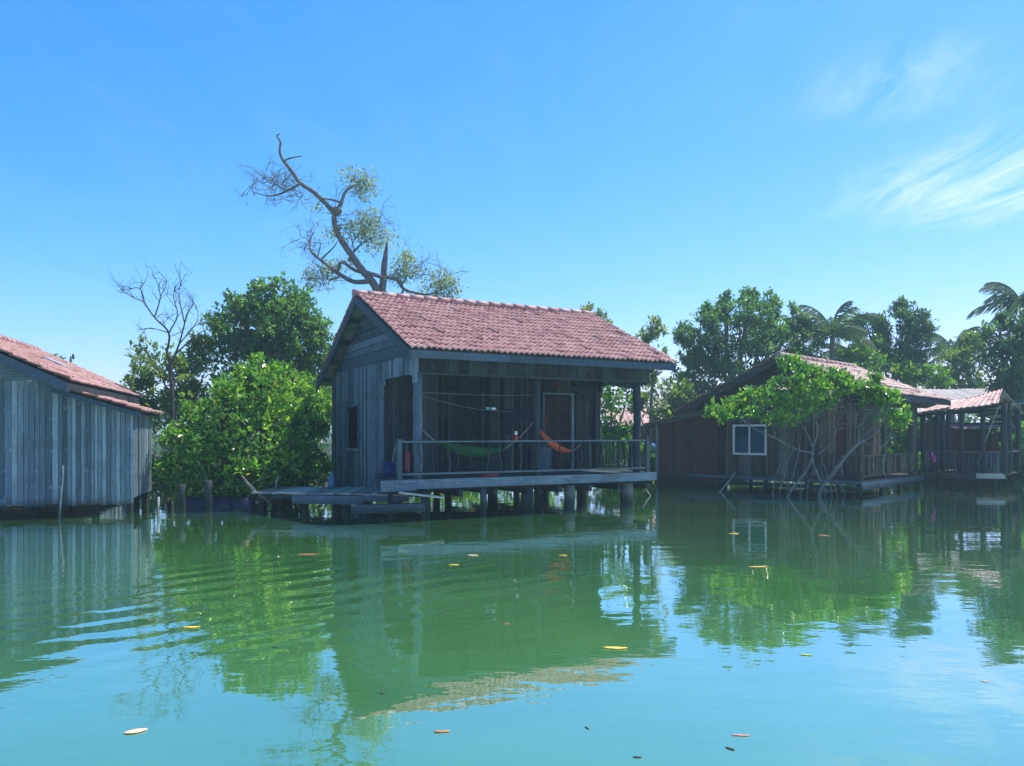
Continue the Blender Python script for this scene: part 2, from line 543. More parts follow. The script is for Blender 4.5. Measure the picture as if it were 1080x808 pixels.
def leaf_cloud(mb, clumps, n, size, seed, ratio=0.45, per=6, hole=-0.18, freq=0.6, shell=0.5, up=0.55, tone_lo=0.15, tone_hi=0.9, rag=0.18, spread=1.1, loose=.35):
    """leaf rosettes through the volume of several uneven clumps.
    clumps: (x, y, z, rx, ry, rz)"""
    g = np.random.default_rng(seed)
    C = np.array([c[:3] for c in clumps], float)
    RR = np.array([c[3:6] for c in clumps], float)
    wgt = (RR[:, 0] * RR[:, 2]) ** 0.85 + 1e-6
    wgt /= wgt.sum()
    m = int(n / per)
    idx = g.choice(len(clumps), m * 2, p=wgt)
    D = g.normal(size=(m * 2, 3)); D /= np.linalg.norm(D, axis=1)[:, None]
    f1 = _fields(seed + 1, 9, 0.9)
    rad = (shell + (1 - shell) * g.uniform(0, 1, m * 2) ** 0.8)
    rad *= 1 + rag * 2.2 * f1(D * 1.1 + C[idx] * 0.7) + g.normal(0, 0.05, m * 2)
    P = C[idx] + D * RR[idx] * rad[:, None]
    f2 = _fields(seed + 2, 8, freq)
    keep = f2(P) > hole
    P, D, idx = P[keep][:m], D[keep][:m], idx[keep][:m]
    k = len(P)
    cl_tone = g.uniform(tone_lo, tone_hi, k) * 0.55 + 0.45 * (0.5 + 0.9 * f2(P + 7.0)).clip(0, 1) * (tone_hi - tone_lo)
    # leaves of each rosette
    P = np.repeat(P, per, 0); D = np.repeat(D, per, 0)
    T = np.repeat(cl_tone, per) + g.normal(0, 0.17, k * per)
    nl = len(P)
    T2 = np.where(g.uniform(0, 1, nl) < .010, .985, T.clip(0, .95))
    ax = D * 0.5 + g.normal(0, spread * 0.6, (nl, 3)) + np.array([0, 0, up])
    ax /= np.linalg.norm(ax, axis=1)[:, None]
    rnd = g.normal(size=(nl, 3)) * 0.55 + np.array([0, 0, 1.0])
    side = np.cross(ax, rnd); side /= (np.linalg.norm(side, axis=1)[:, None] + 1e-9)
    nr = np.cross(side, ax)
    ln = size * g.uniform(0.65, 1.25, nl)
    wd = ln * ratio * 0.5
    base = P + g.normal(0, size * loose, (nl, 3))
    l3, w3 = ln[:, None], wd[:, None]
    bend = nr * l3 * g.uniform(-0.18, 0.05, nl)[:, None]
    cup = nr * w3 * 0.25
    v0 = base
    v1 = base + ax * l3 * 0.33 + side * w3 + cup
    v2 = base + ax * l3 * 0.72 + side * w3 * 0.85 + cup + bend * 0.5
    v3 = base + ax * l3 + bend
    v4 = base + ax * l3 * 0.72 - side * w3 * 0.85 + cup + bend * 0.5
    v5 = base + ax * l3 * 0.33 - side * w3 + cup
    V = np.stack([v0, v1, v2, v3, v4, v5], 1).reshape(-1, 3)
    b = np.arange(nl) * 6
    Fc = np.concatenate([np.stack([b, b + 1, b + 2, b + 3], 1), np.stack([b, b + 3, b + 4, b + 5], 1)])
    mb.arrays(V, Fc, np.concatenate([T2, T2]), False)


def stray(clumps, n, seed, r=(0.12, 0.3), out=(0.8, 1.1)):
    """small extra clumps round the edges of big ones"""
    g = random.Random(seed)
    res = list(clumps)
    for _ in range(n):
        c = g.choice(clumps)
        d = Vector((g.gauss(0, 1), g.gauss(0, 1), g.gauss(0.25, 0.9))).normalized()
        k = g.uniform(*out)
        s = g.uniform(*r)
        res.append((c[0] + d.x * c[3] * k, c[1] + d.y * c[4] * k, c[2] + d.z * c[5] * k, c[3] * s, c[4] * s, c[5] * s * 1.1))
    return res


def tree(name, label, cat, base, fork_z, clumps, n, size, leaf, seed, trunk_r=0.12, group=None, barkm='bark_grey', strays=10, lean=0.3, **kw):
    random.seed(seed)
    t = thing(name, label, cat, base, 0, group)
    base = Vector(base)
    big = clumps
    cl = stray(clumps, strays, seed) if strays else clumps
    cx = sum(c[0] for c in big) / len(big); cy = sum(c[1] for c in big) / len(big)
    fork = Vector((base.x + (cx - base.x) * lean, base.y + (cy - base.y) * lean, fork_z))
    mb = MB()
    limb(mb, [base - Vector((0, 0, 0.35)), base.lerp(fork, 0.5) + Vector((random.uniform(-.1, .1), 0, 0)), fork], [trunk_r * 1.3, trunk_r, trunk_r * 0.8], 8)
    for c in big:
        e = Vector(c[:3])
        mid = fork.lerp(e, 0.5) + Vector((random.uniform(-.2, .2), random.uniform(-.2, .2), random.uniform(0, .25)))
        limb(mb, [fork, mid, e, e + (e - mid).normalized() * c[5] * 0.6], [trunk_r * .62, trunk_r * .4, trunk_r * .22, trunk_r * .08], 6)
        for k in range(5):
            d = Vector((random.gauss(0, 1), random.gauss(0, 1), random.gauss(.4, .8))).normalized()
            q = Vector((e.x + d.x * c[3] * .85, e.y + d.y * c[4] * .85, e.z + d.z * c[5] * .85))
            s = mid.lerp(e, random.uniform(.1, 1))
            limb(mb, [s, s.lerp(q, .5) + Vector((0, 0, .06)), q], [trunk_r * .22, trunk_r * .14, trunk_r * .05], 5, 3)
    mb.build('trunk', M[barkm], t, world=True)
    lb = MB()
    leaf_cloud(lb, cl, n, size, seed, **kw)
    lb.build('crown', M[leaf], t, world=True)
    return t


def pc(px, py, Y, rx, rz, ry=None):
    """a crown clump centred on a pixel, radii in pixels, at distance Y"""
    p = at(px, py, Y)
    s = Y / F
    return (p.x, p.y, p.z, rx * s, (ry if ry else rx * 0.8) * s, rz * s)
# ================================================================== camera
cam_d = bpy.data.cameras.new('camera')
cam = bpy.data.objects.new('camera', cam_d)
COL.objects.link(cam)
cam.location = (0, 0, CAM_H)
cam.rotation_euler = (R(90), 0, 0)
cam_d.sensor_width = 36.0
cam_d.lens = 36.0 * F / 1080.0
cam_d.shift_y = (HY - 404.0) / 1080.0
cam_d.clip_start = 0.05
cam_d.clip_end = 3000
scene.camera = cam

# ================================================================== light and sky
SUN_EL, SUN_AZ = 63.0, 56.0          # azimuth clockwise from the viewing direction
world = bpy.data.worlds.new('World')
scene.world = world
world.use_nodes = True
wn = world.node_tree
wn.nodes.clear()
wo = wn.nodes.new('ShaderNodeOutputWorld')
bg = wn.nodes.new('ShaderNodeBackground')
bg.inputs['Strength'].default_value = 0.13
sky = wn.nodes.new('ShaderNodeTexSky')
sky.sky_type = 'NISHITA'
sky.sun_disc = False
sky.sun_elevation = R(SUN_EL)
sky.sun_rotation = R(SUN_AZ)
sky.altitude = 0
sky.air_density = 1.0
sky.dust_density = 0.6
sky.ozone_density = 3.0
# thin cirrus, laid out on a high flat layer of air
tc = wn.nodes.new('ShaderNodeTexCoord')
sx = wn.nodes.new('ShaderNodeSeparateXYZ')
L(wn, tc.outputs['Generated'], sx.inputs[0])
zz = mathn(wn, 'MAXIMUM', sx.outputs['Z'], 0.03)
cb = wn.nodes.new('ShaderNodeCombineXYZ')
L(wn, mathn(wn, 'DIVIDE', sx.outputs['X'], zz), cb.inputs[0])
L(wn, mathn(wn, 'DIVIDE', sx.outputs['Y'], zz), cb.inputs[1])
rot = wn.nodes.new('ShaderNodeMapping')
rot.inputs['Rotation'].default_value = (0, 0, R(-58))
rot.inputs['Scale'].default_value = (1.9, 0.7, 1)
L(wn, cb.outputs[0], rot.inputs[0])
cn = wn.nodes.new('ShaderNodeTexNoise')
cn.inputs['Scale'].default_value = 1.5
cn.inputs['Detail'].default_value = 8
cn.inputs['Roughness'].default_value = 0.68
cn.inputs['Distortion'].default_value = 1.3
L(wn, rot.outputs[0], cn.inputs['Vector'])
crp = ramp(wn, [(0.38, (0, 0, 0)), (0.80, (1, 1, 1))], cn.outputs['Fac'])


def patch(cx, cy, rad):
    d = wn.nodes.new('ShaderNodeVectorMath'); d.operation = 'DISTANCE'
    L(wn, cb.outputs[0], d.inputs[0]); d.inputs[1].default_value = (cx, cy, 0)
    mr = wn.nodes.new('ShaderNodeMapRange')
    mr.interpolation_type = 'SMOOTHERSTEP'
    mr.inputs['From Min'].default_value = rad; mr.inputs['From Max'].default_value = rad * 0.15
    L(wn, d.outputs['Value'], mr.inputs['Value'])
    return mr.outputs[0]


mask = mathn(wn, 'ADD', patch(2.1, 3.0, 1.05), mathn(wn, 'MULTIPLY', patch(1.15, 2.2, 0.42), 0.42))
mask = mathn(wn, 'ADD', mask, 0.04)
cf = mathn(wn, 'MULTIPLY', mask, crp.outputs['Color'])
cf = mathn(wn, 'MINIMUM', mathn(wn, 'MULTIPLY', cf, 0.85), 0.75)
sp = wn.nodes.new('ShaderNodeSeparateColor'); L(wn, sky.outputs[0], sp.inputs[0])
cc = wn.nodes.new('ShaderNodeCombineColor')
L(wn, mathn(wn, 'MULTIPLY', mathn(wn, 'POWER', sp.outputs[0], 2.1), 0.158), cc.inputs[0])
L(wn, mathn(wn, 'MULTIPLY', mathn(wn, 'POWER', sp.outputs[1], 1.08), 0.72), cc.inputs[1])
L(wn, mathn(wn, 'MULTIPLY', sp.outputs[2], 1.12), cc.inputs[2])
skyc = cc.outputs[0]
cloudc = mixc(wn, cf, skyc, (5.4, 6.0, 6.6))
L(wn, cloudc, bg.inputs['Color'])
L(wn, bg.outputs[0], wo.inputs['Surface'])

sd = bpy.data.lights.new('sun', 'SUN')
sd.energy = 4.8
sd.angle = R(0.5)
sd.color = (1.0, 0.95, 0.87)
so = bpy.data.objects.new('sun', sd)
COL.objects.link(so)
sv = Vector((math.sin(R(SUN_AZ)) * math.cos(R(SUN_EL)), math.cos(R(SUN_AZ)) * math.cos(R(SUN_EL)), math.sin(R(SUN_EL))))
so.rotation_euler = sv.to_track_quat('Z', 'Y').to_euler()
so.location = sv * 60

scene.view_settings.view_transform = 'Standard'
scene.view_settings.look = 'None'
scene.view_settings.exposure = 0.70
scene.view_settings.gamma = 1.0
scene.view_settings.use_curve_mapping = False
HAZE = 0.0018
scene.cycles.max_bounces = 8
scene.cycles.transparent_max_bounces = 4
scene.cycles.sample_clamp_indirect = 4.0
scene.cycles.use_denoising = True

# ================================================================== water and ground


def water_mat():
    m, nt, out = new_mat('green_lagoon_water')
    tc = N(nt, 'ShaderNodeTexCoord')
    P = tc.outputs['Object']

    def nz(scale, sc3, detail=3.0, dist=0.0, rotz=0.0):
        mp = N(nt, 'ShaderNodeMapping')
        mp.inputs['Scale'].default_value = sc3
        mp.inputs['Rotation'].default_value = (0, 0, rotz)
        L(nt, P, mp.inputs[0])
        n = N(nt, 'ShaderNodeTexNoise', i_Scale=scale, i_Detail=detail, i_Distortion=dist)
        L(nt, mp.outputs[0], n.inputs['Vector'])
        return n.outputs['Fac']

    big = nz(0.55, (0.7, 1.0, 1), 2.0)
    med = nz(2.2, (0.6, 1.0, 1), 3.0)
    small = nz(9.0, (0.7, 1.0, 1), 3.0)
    # where the breeze touches the water
    gust = ramp(nt, [(0.40, (0.25, 0.25, 0.25)), (0.68, (1, 1, 1))], nz(0.16, (1, 0.5, 1), 3.0)).outputs['Color']
    h = mathn(nt, 'ADD', mathn(nt, 'MULTIPLY', big, 0.011), mathn(nt, 'MULTIPLY', med, 0.0042))
    h = mathn(nt, 'ADD', h, mathn(nt, 'MULTIPLY', mathn(nt, 'MULTIPLY', small, 0.0015), gust))
    # the low rings of a wake crossing the water
    s = N(nt, 'ShaderNodeSeparateXYZ'); L(nt, P, s.inputs[0])
    wv = N(nt, 'ShaderNodeMapping'); wv.inputs['Rotation'].default_value = (0, 0, R(-40)); L(nt, P, wv.inputs[0])
    ws = N(nt, 'ShaderNodeSeparateXYZ'); L(nt, wv.outputs[0], ws.inputs[0])
    warp = mathn(nt, 'ADD', mathn(nt, 'MULTIPLY', nz(0.34, (1, 1, 1), 2.0), 13.0), mathn(nt, 'MULTIPLY', nz(1.3, (1, 1, 1), 2.0), 2.0))
    ph = mathn(nt, 'ADD', mathn(nt, 'MULTIPLY', ws.outputs['Y'], 12.4), warp)
    wave = mathn(nt, 'SINE', ph)
    dist = N(nt, 'ShaderNodeVectorMath', operation='DISTANCE')
    mp2 = N(nt, 'ShaderNodeMapping'); mp2.inputs['Scale'].default_value = (0.62, 1.0, 1)
    L(nt, P, mp2.inputs[0])
    L(nt, mp2.outputs[0], dist.inputs[0]); dist.inputs[1].default_value = (-1.9, 8.3, 0)
    mr = N(nt, 'ShaderNodeMapRange', interpolation_type='SMOOTHERSTEP')
    mr.inputs['From Min'].default_value = 3.9; mr.inputs['From Max'].default_value = 0.4
    L(nt, dist.outputs['Value'], mr.inputs['Value'])
    h = mathn(nt, 'ADD', h, mathn(nt, 'MULTIPLY', mathn(nt, 'MULTIPLY', mathn(nt, 'MULTIPLY', wave, mr.outputs[0]), ramp(nt, [(.3, (.05, .05, .05)), (.7, (1, 1, 1))], nz(0.8, (1, .35, 1), 3.0, 0, R(-40))).outputs['Color']), 0.0043))
    bp = N(nt, 'ShaderNodeBump', i_Strength=1.0, i_Distance=1.0)
    L(nt, h, bp.inputs['Height'])
    # murk in the water: greener and paler by patches
    c = ramp(nt, [(0.35, (0.042, 0.160, 0.050)), (0.65, (0.074, 0.235, 0.076))], nz(0.22, (1, 1, 1), 4.0)).outputs['Color']
    b = N(nt, 'ShaderNodeBsdfDiffuse'); L(nt, c, b.inputs['Color'])
    gl = N(nt, 'ShaderNodeBsdfGlossy', i_Roughness=0.012)
    gl.inputs['Color'].default_value = (0.95, 0.97, 1.0, 1)
    L(nt, bp.outputs[0], gl.inputs['Normal'])
    fr = N(nt, 'ShaderNodeLayerWeight', i_Blend=0.5)
    L(nt, bp.outputs[0], fr.inputs['Normal'])
    frv = ramp(nt, [(0, (.03,) * 3), (.5, (.28,) * 3), (.6, (.43,) * 3), (.7, (.55,) * 3), (.8, (.70,) * 3), (.87, (.87,) * 3), (.92, (.97,) * 3), (1, (1,) * 3)], fr.outputs['Facing']).outputs['Color']
    mx = N(nt, 'ShaderNodeMixShader')
    L(nt, frv, mx.inputs[0]); L(nt, b.outputs[0], mx.inputs[1]); L(nt, gl.outputs[0], mx.inputs[2])
    L(nt, mx.outputs[0], out.inputs['Surface'])
    return m


w = MB()
w.v += [(-600, -40, 0), (600, -40, 0), (600, 700, 0), (-600, 700, 0)]
w.face((0, 1, 2, 3))
struct(w.build('water', water_mat()))

# mud bank behind the houses, dry ground reaching the horizon
g = MB()
nx, ny = 60, 40
xs = np.concatenate([np.linspace(-600, -60, 8), np.linspace(-50, 50, nx - 16), np.linspace(60, 600, 8)])
ys = np.concatenate([np.linspace(0, 30, ny - 12), np.linspace(40, 670, 12)])
fl = _fields(5, 9, 0.09)
for y in ys:
    for x in xs:
        shore = (30.5 if x > 12 else 27.0) + 2.5 * math.sin(x * 0.21) + 1.4 * math.sin(x * 0.53 + 1.0)
        yy = shore - 3 + y
        z = -0.5 + min(0.95, (yy - shore + 3) * 0.16) + 0.12 * float(fl(np.array([[x, yy, 0.0]]))[0])
        g.v.append((x, yy, z))
for j in range(len(ys) - 1):
    for i in range(len(xs) - 1):
        a = j * len(xs) + i
        g.face((a, a + 1, a + 1 + len(xs), a + len(xs)), 0.5, True)
struct(g.build('mud_bank_ground', plain('dark_mud', (0.035, 0.033, 0.022), 0.85, 0.3, 0.4, 1.5)))


# ================================================================== the stilt house in the middle
H = thing('stilt_house', 'weathered blue-grey wooden house on stilts with red tiled gable roof and open verandah', 'house', (-2.0, 16.0, 0), R(28.5))
DECK = 0.80
EZ, EY = 3.47, -0.50
RZ, RY = 5.12, 3.10
BZ, BY = 3.17, 6.80
X0, X1 = -0.34, 6.50
WD, DP, VD = 6.10, 6.30, 2.20


def zslope(y):
    return RZ + (EZ - RZ) * (RY - y) / (RY - EY) if y < RY else RZ + (BZ - RZ) * (y - RY) / (BY - RY)


# roof
rf = MB()
tile_roof(rf, (X0 - .02, EY - .05, EZ - .02), (X1 + .02, EY - .05, EZ - .02), (X0 - .02, RY, RZ), (X1 + .02, RY, RZ), 0.135, 0.29)
tile_roof(rf, (X1 + .02, BY + .05, BZ - .02), (X0 - .02, BY + .05, BZ - .02), (X1 + .02, RY, RZ), (X0 - .02, RY, RZ), 0.135, 0.29)
roof = rf.build('roof', M['tile'], H)
mb = MB(); ridge_caps(mb, (X0 - .05, RY, RZ + .02), (X1 + .05, RY, RZ + .02))
mb.build('ridge_cap', M['tile'], roof)
mb = MB()
soffit_boards(mb, (X0 + .035, EY, EZ), (X1 - .035, EY, EZ), (X0 + .035, RY, RZ), (X1 - .035, RY, RZ), 0.045, n=16)
soffit_boards(mb, (X1 - .035, BY, BZ), (X0 + .035, BY, BZ), (X1 - .035, RY, RZ), (X0 + .035, RY, RZ), 0.045, n=16)
mb.build('soffit', M['soffit'], roof)
mb = MB()
for y in (-.3, .55, 1.4, 2.3, 3.9, 4.8, 5.6, 6.4):
    z = zslope(y) - 0.13
    mb.box((X0 + .04, y - .035, z - .05), (X1 - .04, y + .035, z + .05), tn())
mb.build('purlin', M['dark_x'], roof)
for xx in (X0, X1):
    mb = MB()
    for (ya, za, yb, zb) in ((EY - .03, EZ, RY, RZ), (BY + .03, BZ, RY, RZ)):
        mb.hexa([(xx - .018, ya, za - .25), (xx + .018, ya, za - .25), (xx + .018, yb, zb - .25), (xx - .018, yb, zb - .25),
                 (xx - .018, ya, za - .035), (xx + .018, ya, za - .035), (xx + .018, yb, zb - .035), (xx - .018, yb, zb - .035)], tn(.3, .7))
    mb.build('bargeboard', M['trim'], roof)
mb = MB()
for i in range(3):
    a = X0 + .03 + (X1 - X0 - .06) * i / 3; b = X0 + .03 + (X1 - X0 - .06) * (i + 1) / 3 - .006
    mb.box((a, EY - .028, EZ - .20), (b, EY - .002, EZ - .045), tn(.35, .75))
mb.build('fascia', M['trim'], roof)

# gable wall facing us
TR = 3.42
mb = MB()
board_wall(mb, 'y', 0.0, VD, DP, lambda a: 0.2 + 0.05 * math.sin(a * 9), TR, 0.03, (.15, .22), holes=[(3.97, 4.95, 1.36, 2.45)], tone=(.25, .72), batten=.055, out=-1)
# boards hanging over the side opening of the verandah
def arch(y):
    return 3.00 - max(0, (0.28 - y)) * 0.8 - max(0, (y - (VD - .22))) * 1.1
board_wall(mb, 'y', 0.0, 0.0, VD - .01, arch, TR, 0.03, (.14, .2), tone=(.2, .95), out=-1)
mb.build('gable_wall', M['grey_z'], H)
mb = MB()
z = TR + .13
while z < RZ - .2:
    hgt = random.uniform(.15, .21)
    def yb(zq, back):
        return (BY - (zq + .16 - BZ) / (RZ - BZ) * (BY - RY)) if back else (EY + (zq + .16 - EZ) / (RZ - EZ) * (RY - EY))
    a0, a1 = max(yb(z, 0), -.02), min(yb(z, 1), DP + .02)
    b0, b1 = max(yb(z + hgt, 0), -.02), min(yb(z + hgt, 1), DP + .02)
    if b1 - b0 > .2:
        o = random.uniform(-.006, .006)
        mb.hexa([(.03, a0, z), (.03, a1, z), (0 + o - .018, a1, z), (0 + o - .018, a0, z), (.03, b0, z + hgt - .006), (.03, b1, z + hgt - .006), (o, b1, z + hgt - .006), (o, b0, z + hgt - .006)], tn(.1, .75))
    z += hgt
mb.build('gable_siding', M['grey_y'], H)
mb = MB(); mb.box((-.035, -.03, TR), (.02, DP + .03, TR + .125), .45)
mb.build('gable_beam', M['trim'], H)
mb = MB(); mb.box((-.036, VD - .05, .2), (.05, VD + .06, 2.99), .55); mb.build('corner_board', M['grey_z'], H); mb = MB(); mb.box((-.036, -.02, 2.80), (.05, .12, TR - .004), .75)
mb.build('corner_board', M['grey_z'], H)
mb = MB(); mb.box((-.034, DP - .05, .2), (.05, DP + .05, TR - .004), .5)
mb.build('corner_board', M['grey_z'], H)
wn_ = MB()
wn_.box((-.05, 3.95, 1.30), (.04, 4.97, 1.362), .95)
wn_.box((-.03, 3.93, 1.364), (.03, 3.975, 2.46), .45); wn_.box((-.03, 4.945, 1.364), (.03, 4.99, 2.46), .45); wn_.box((-.03, 3.977, 2.43), (.03, 4.943, 2.47), .4)
wf = wn_.build('window_frame', M['grey_y'], H)
sh = MB(); sh.box((.10, 4.02, 1.40), (.13, 4.42, 2.40), .4)
sh.build('shutter', M['dark_z'], wf)

# other outside walls
mb = MB()
board_wall(mb, 'y', WD, VD, DP, 0.62, TR, 0.03, (.16, .22), holes=[(3.7, 4.6, 1.4, 2.4)], tone=(.2, .6), out=1)
mb.build('end_wall', M['dark_z'], H)
mb = MB()
z = TR + .01
while z < RZ - .2:
    hgt = .18
    def yb2(zq, back):
        return (BY - (zq + .16 - BZ) / (RZ - BZ) * (BY - RY)) if back else (EY + (zq + .16 - EZ) / (RZ - EZ) * (RY - EY))
    a0, a1, b0, b1 = max(yb2(z, 0), -.02), min(yb2(z, 1), DP), max(yb2(z + hgt, 0), -.02), min(yb2(z + hgt, 1), DP)
    if b1 - b0 > .2:
        mb.hexa([(WD + .02, a0, z), (WD + .02, a1, z), (WD - .01, a1, z), (WD - .01, a0, z), (WD + .02, b0, z + hgt - .006), (WD + .02, b1, z + hgt - .006), (WD - .01, b1, z + hgt - .006), (WD - .01, b0, z + hgt - .006)], tn(.1, .7))
    z += hgt
mb.build('end_siding', M['dark_y'], H)
mb = MB()
board_wall(mb, 'x', DP, 0.06, WD - .06, 0.62, 3.3, 0.03, (.16, .22), holes=[(1.0, 2.0, 1.4, 2.5), (3.9, 4.9, 1.4, 2.5)], tone=(.2, .6), out=1)
mb.build('back_wall', M['dark_z'], H)
# the wall behind the verandah with its two doorways
mb = MB()
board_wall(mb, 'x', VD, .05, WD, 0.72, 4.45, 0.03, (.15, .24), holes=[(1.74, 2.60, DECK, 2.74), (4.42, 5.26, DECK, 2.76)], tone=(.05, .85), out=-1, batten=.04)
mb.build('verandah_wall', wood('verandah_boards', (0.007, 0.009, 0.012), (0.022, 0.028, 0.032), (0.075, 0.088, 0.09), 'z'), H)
d1 = MB()
for i in range(5):
    a = 1.745 + .171 * i
    d1.box((a, VD + .032, DECK + .001), (a + .1705, VD + .085, 2.72), tn(.0, .35))
dr = d1.build('door', M['dark_z'], H); dr['label'] = 'dark recessed door boards'
mb = MB(); mb.box((1.69, VD - .04, DECK), (1.745, VD + .03, 2.80), .6); mb.box((2.595, VD - .04, DECK), (2.65, VD + .03, 2.80), .6); mb.box((1.747, VD - .035, 2.735), (2.593, VD + .03, 2.795), .5)
mb.build('frame', M['dark_z'], dr)
d2 = MB()
for i in range(5):
    a = 4.44 + .161 * i
    d2.box((a, VD + .012, DECK + .02), (a + .156, VD + .045, 2.73), tn(.2, .8))
d2.box((4.46, VD - .012, 1.05), (5.22, VD + .010, 1.17), .6); d2.box((4.46, VD - .012, 2.35), (5.22, VD + .010, 2.47), .6)
dr2 = d2.build('door', wood('dark_door', (0.012, 0.008, 0.009), (0.034, 0.017, 0.018), (0.07, 0.035, 0.035), 'z'), H); dr2['label'] = 'closed red-brown board door'
mb = MB(); mb.box((4.36, VD - .04, DECK), (4.425, VD + .03, 2.82), .45); mb.box((5.255, VD - .045, DECK), (5.32, VD + .03, 2.82), .75); mb.box((4.427, VD - .036, 2.755), (5.253, VD + .03, 2.815), .6)
mb.build('frame', M['grey_z'], dr2)
mb = MB(); mb.box((4.78, VD - .03, 2.95), (4.98, VD - .008, 3.10), .5)
mb.build('house_sign', M['maroon_z'], H)
# verandah lintel, beams and brackets
mb = MB()
n = 26
for i in range(n):
    a = .03 + (WD + .02 - .03) * i / n; b = .03 + (WD + .02 - .03) * (i + 1) / n - .005
    o = random.uniform(-.005, .005)
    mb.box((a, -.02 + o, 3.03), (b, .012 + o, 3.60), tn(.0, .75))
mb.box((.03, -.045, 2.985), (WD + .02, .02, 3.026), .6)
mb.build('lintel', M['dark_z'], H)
mb = MB()
board_wall(mb, 'y', WD, 0.02, VD - .02, lambda y: 3.02 - max(0, (0.42 - y)) * 0.25 - max(0, (y - (VD - .3))) * 1.0, TR, 0.03, (.14, .2), tone=(.1, .6), out=1)
mb.build('side_lintel', M['dark_z'], H)
mb = MB()
mb.prism([(5.72, .03, 2.98), (4.75, .03, 2.98), (4.85, .03, 2.93), (5.3, .03, 2.86), (5.72, .03, 2.84)][::-1], (0, .035, 0), .3)
mb.build('bracket', M['dark_x'], H); mb = MB()
mb.prism([(5.02, VD - .06, 2.98), (5.5, VD - .06, 2.98), (6.0, VD - .06, 2.98), (6.0, VD - .06, 2.62)], (0, .035, 0), .3)
mb.build('bracket', M['dark_x'], H)
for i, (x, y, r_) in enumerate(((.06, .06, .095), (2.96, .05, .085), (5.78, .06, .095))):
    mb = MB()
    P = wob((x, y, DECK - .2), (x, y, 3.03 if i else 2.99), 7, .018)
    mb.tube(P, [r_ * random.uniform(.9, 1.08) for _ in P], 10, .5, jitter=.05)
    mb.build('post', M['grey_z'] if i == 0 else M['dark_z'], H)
mb = MB(); mb.box((WD - .12, VD - .1, DECK), (WD + .04, VD + .06, 3.2), .4)
mb.build('post', M['dark_z'], H)
# deck
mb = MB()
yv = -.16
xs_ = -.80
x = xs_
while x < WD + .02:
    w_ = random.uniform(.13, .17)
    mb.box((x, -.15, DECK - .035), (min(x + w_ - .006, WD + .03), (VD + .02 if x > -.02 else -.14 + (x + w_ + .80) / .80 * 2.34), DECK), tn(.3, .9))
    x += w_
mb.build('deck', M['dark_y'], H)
mb = MB()
mb.box((-.05, yv - .03, DECK - .20), (3.1, yv + .008, DECK - .004), .62); mb.box((3.106, yv - .028, DECK - .20), (WD + .10, yv + .008, DECK - .006), .7)
mb.box((-.82, yv - .026, DECK - .235), (-.056, yv + .008, DECK - .004), .62)
mb.hexa([(-.815, yv + .012, DECK - .22), (-.785, yv + .012, DECK - .22), (-.035, 2.19, DECK - .22), (-.065, 2.19, DECK - .22), (-.815, yv + .012, DECK - .005), (-.785, yv + .012, DECK - .005), (-.035, 2.19, DECK - .005), (-.065, 2.19, DECK - .005)], .4)
mb.build('deck_edge', M['grey_x'], H)
mb = MB()
for y in (.12, 1.2, 2.2, 3.4, 4.6, 5.8):
    mb.box((.04, y - .06, DECK - .26), (WD - .02, y + .06, DECK - .06), tn(.1, .6))
for i in range(8):
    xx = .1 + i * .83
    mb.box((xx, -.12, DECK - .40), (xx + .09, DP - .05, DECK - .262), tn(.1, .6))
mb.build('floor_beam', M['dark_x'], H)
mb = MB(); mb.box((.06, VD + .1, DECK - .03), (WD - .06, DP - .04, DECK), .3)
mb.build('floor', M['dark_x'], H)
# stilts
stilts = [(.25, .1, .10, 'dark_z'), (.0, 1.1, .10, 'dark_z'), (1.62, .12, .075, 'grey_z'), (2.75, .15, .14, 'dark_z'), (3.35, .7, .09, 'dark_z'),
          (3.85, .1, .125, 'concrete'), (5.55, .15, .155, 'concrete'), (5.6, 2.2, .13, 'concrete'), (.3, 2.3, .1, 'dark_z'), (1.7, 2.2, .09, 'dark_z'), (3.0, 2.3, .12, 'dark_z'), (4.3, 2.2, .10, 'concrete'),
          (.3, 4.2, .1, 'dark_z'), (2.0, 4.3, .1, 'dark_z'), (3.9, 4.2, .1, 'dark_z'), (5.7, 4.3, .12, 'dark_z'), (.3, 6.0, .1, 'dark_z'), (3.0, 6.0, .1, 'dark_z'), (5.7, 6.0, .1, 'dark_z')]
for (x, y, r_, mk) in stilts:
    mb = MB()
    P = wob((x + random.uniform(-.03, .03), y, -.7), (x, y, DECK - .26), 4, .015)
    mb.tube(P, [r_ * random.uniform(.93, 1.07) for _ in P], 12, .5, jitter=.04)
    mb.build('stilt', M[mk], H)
# railings
def railing(name, p, q, parent, zt, zb, n, mk_rail, mk_bal, end_post=True, crooked=.03, rr=(.014, .028), skip=()):
    p, q = Vector(p), Vector(q)
    mb = MB()
    mb.beam((p.x, p.y, zt), (q.x, q.y, zt), .06, .032, .6)
    if end_post:
        for e in (p, q):
            mb.beam((e.x, e.y, DECK_Z[0]), (e.x, e.y, zt + .05), .085, .085, .3, up=Vector((1, 0, 0)))
    o = mb.build(name, M[mk_rail], parent)
    mb = MB(); mb.beam((p.x, p.y, zb), (q.x, q.y, zb), .045, .04, .5); mb.build('bottom_rail', M[mk_rail], o)
    for i in range(n):
        f = (i + .5 + random.uniform(-.28, .28)) / n
        if any(a < f < b for a, b in skip):
            continue
        b = p.lerp(q, f)
        mb = MB()
        P = wob((b.x + random.uniform(-.02, .02), b.y, zb), (b.x + random.uniform(-.03, .03), b.y, zt), 5, crooked)
        r0 = random.uniform(*rr)
        mb.tube(P, [r0 * random.uniform(.75, 1.25) for _ in P], 6, tn(.2, .9), jitter=.1)
        mb.build('baluster', M[mk_bal], o)
    return o


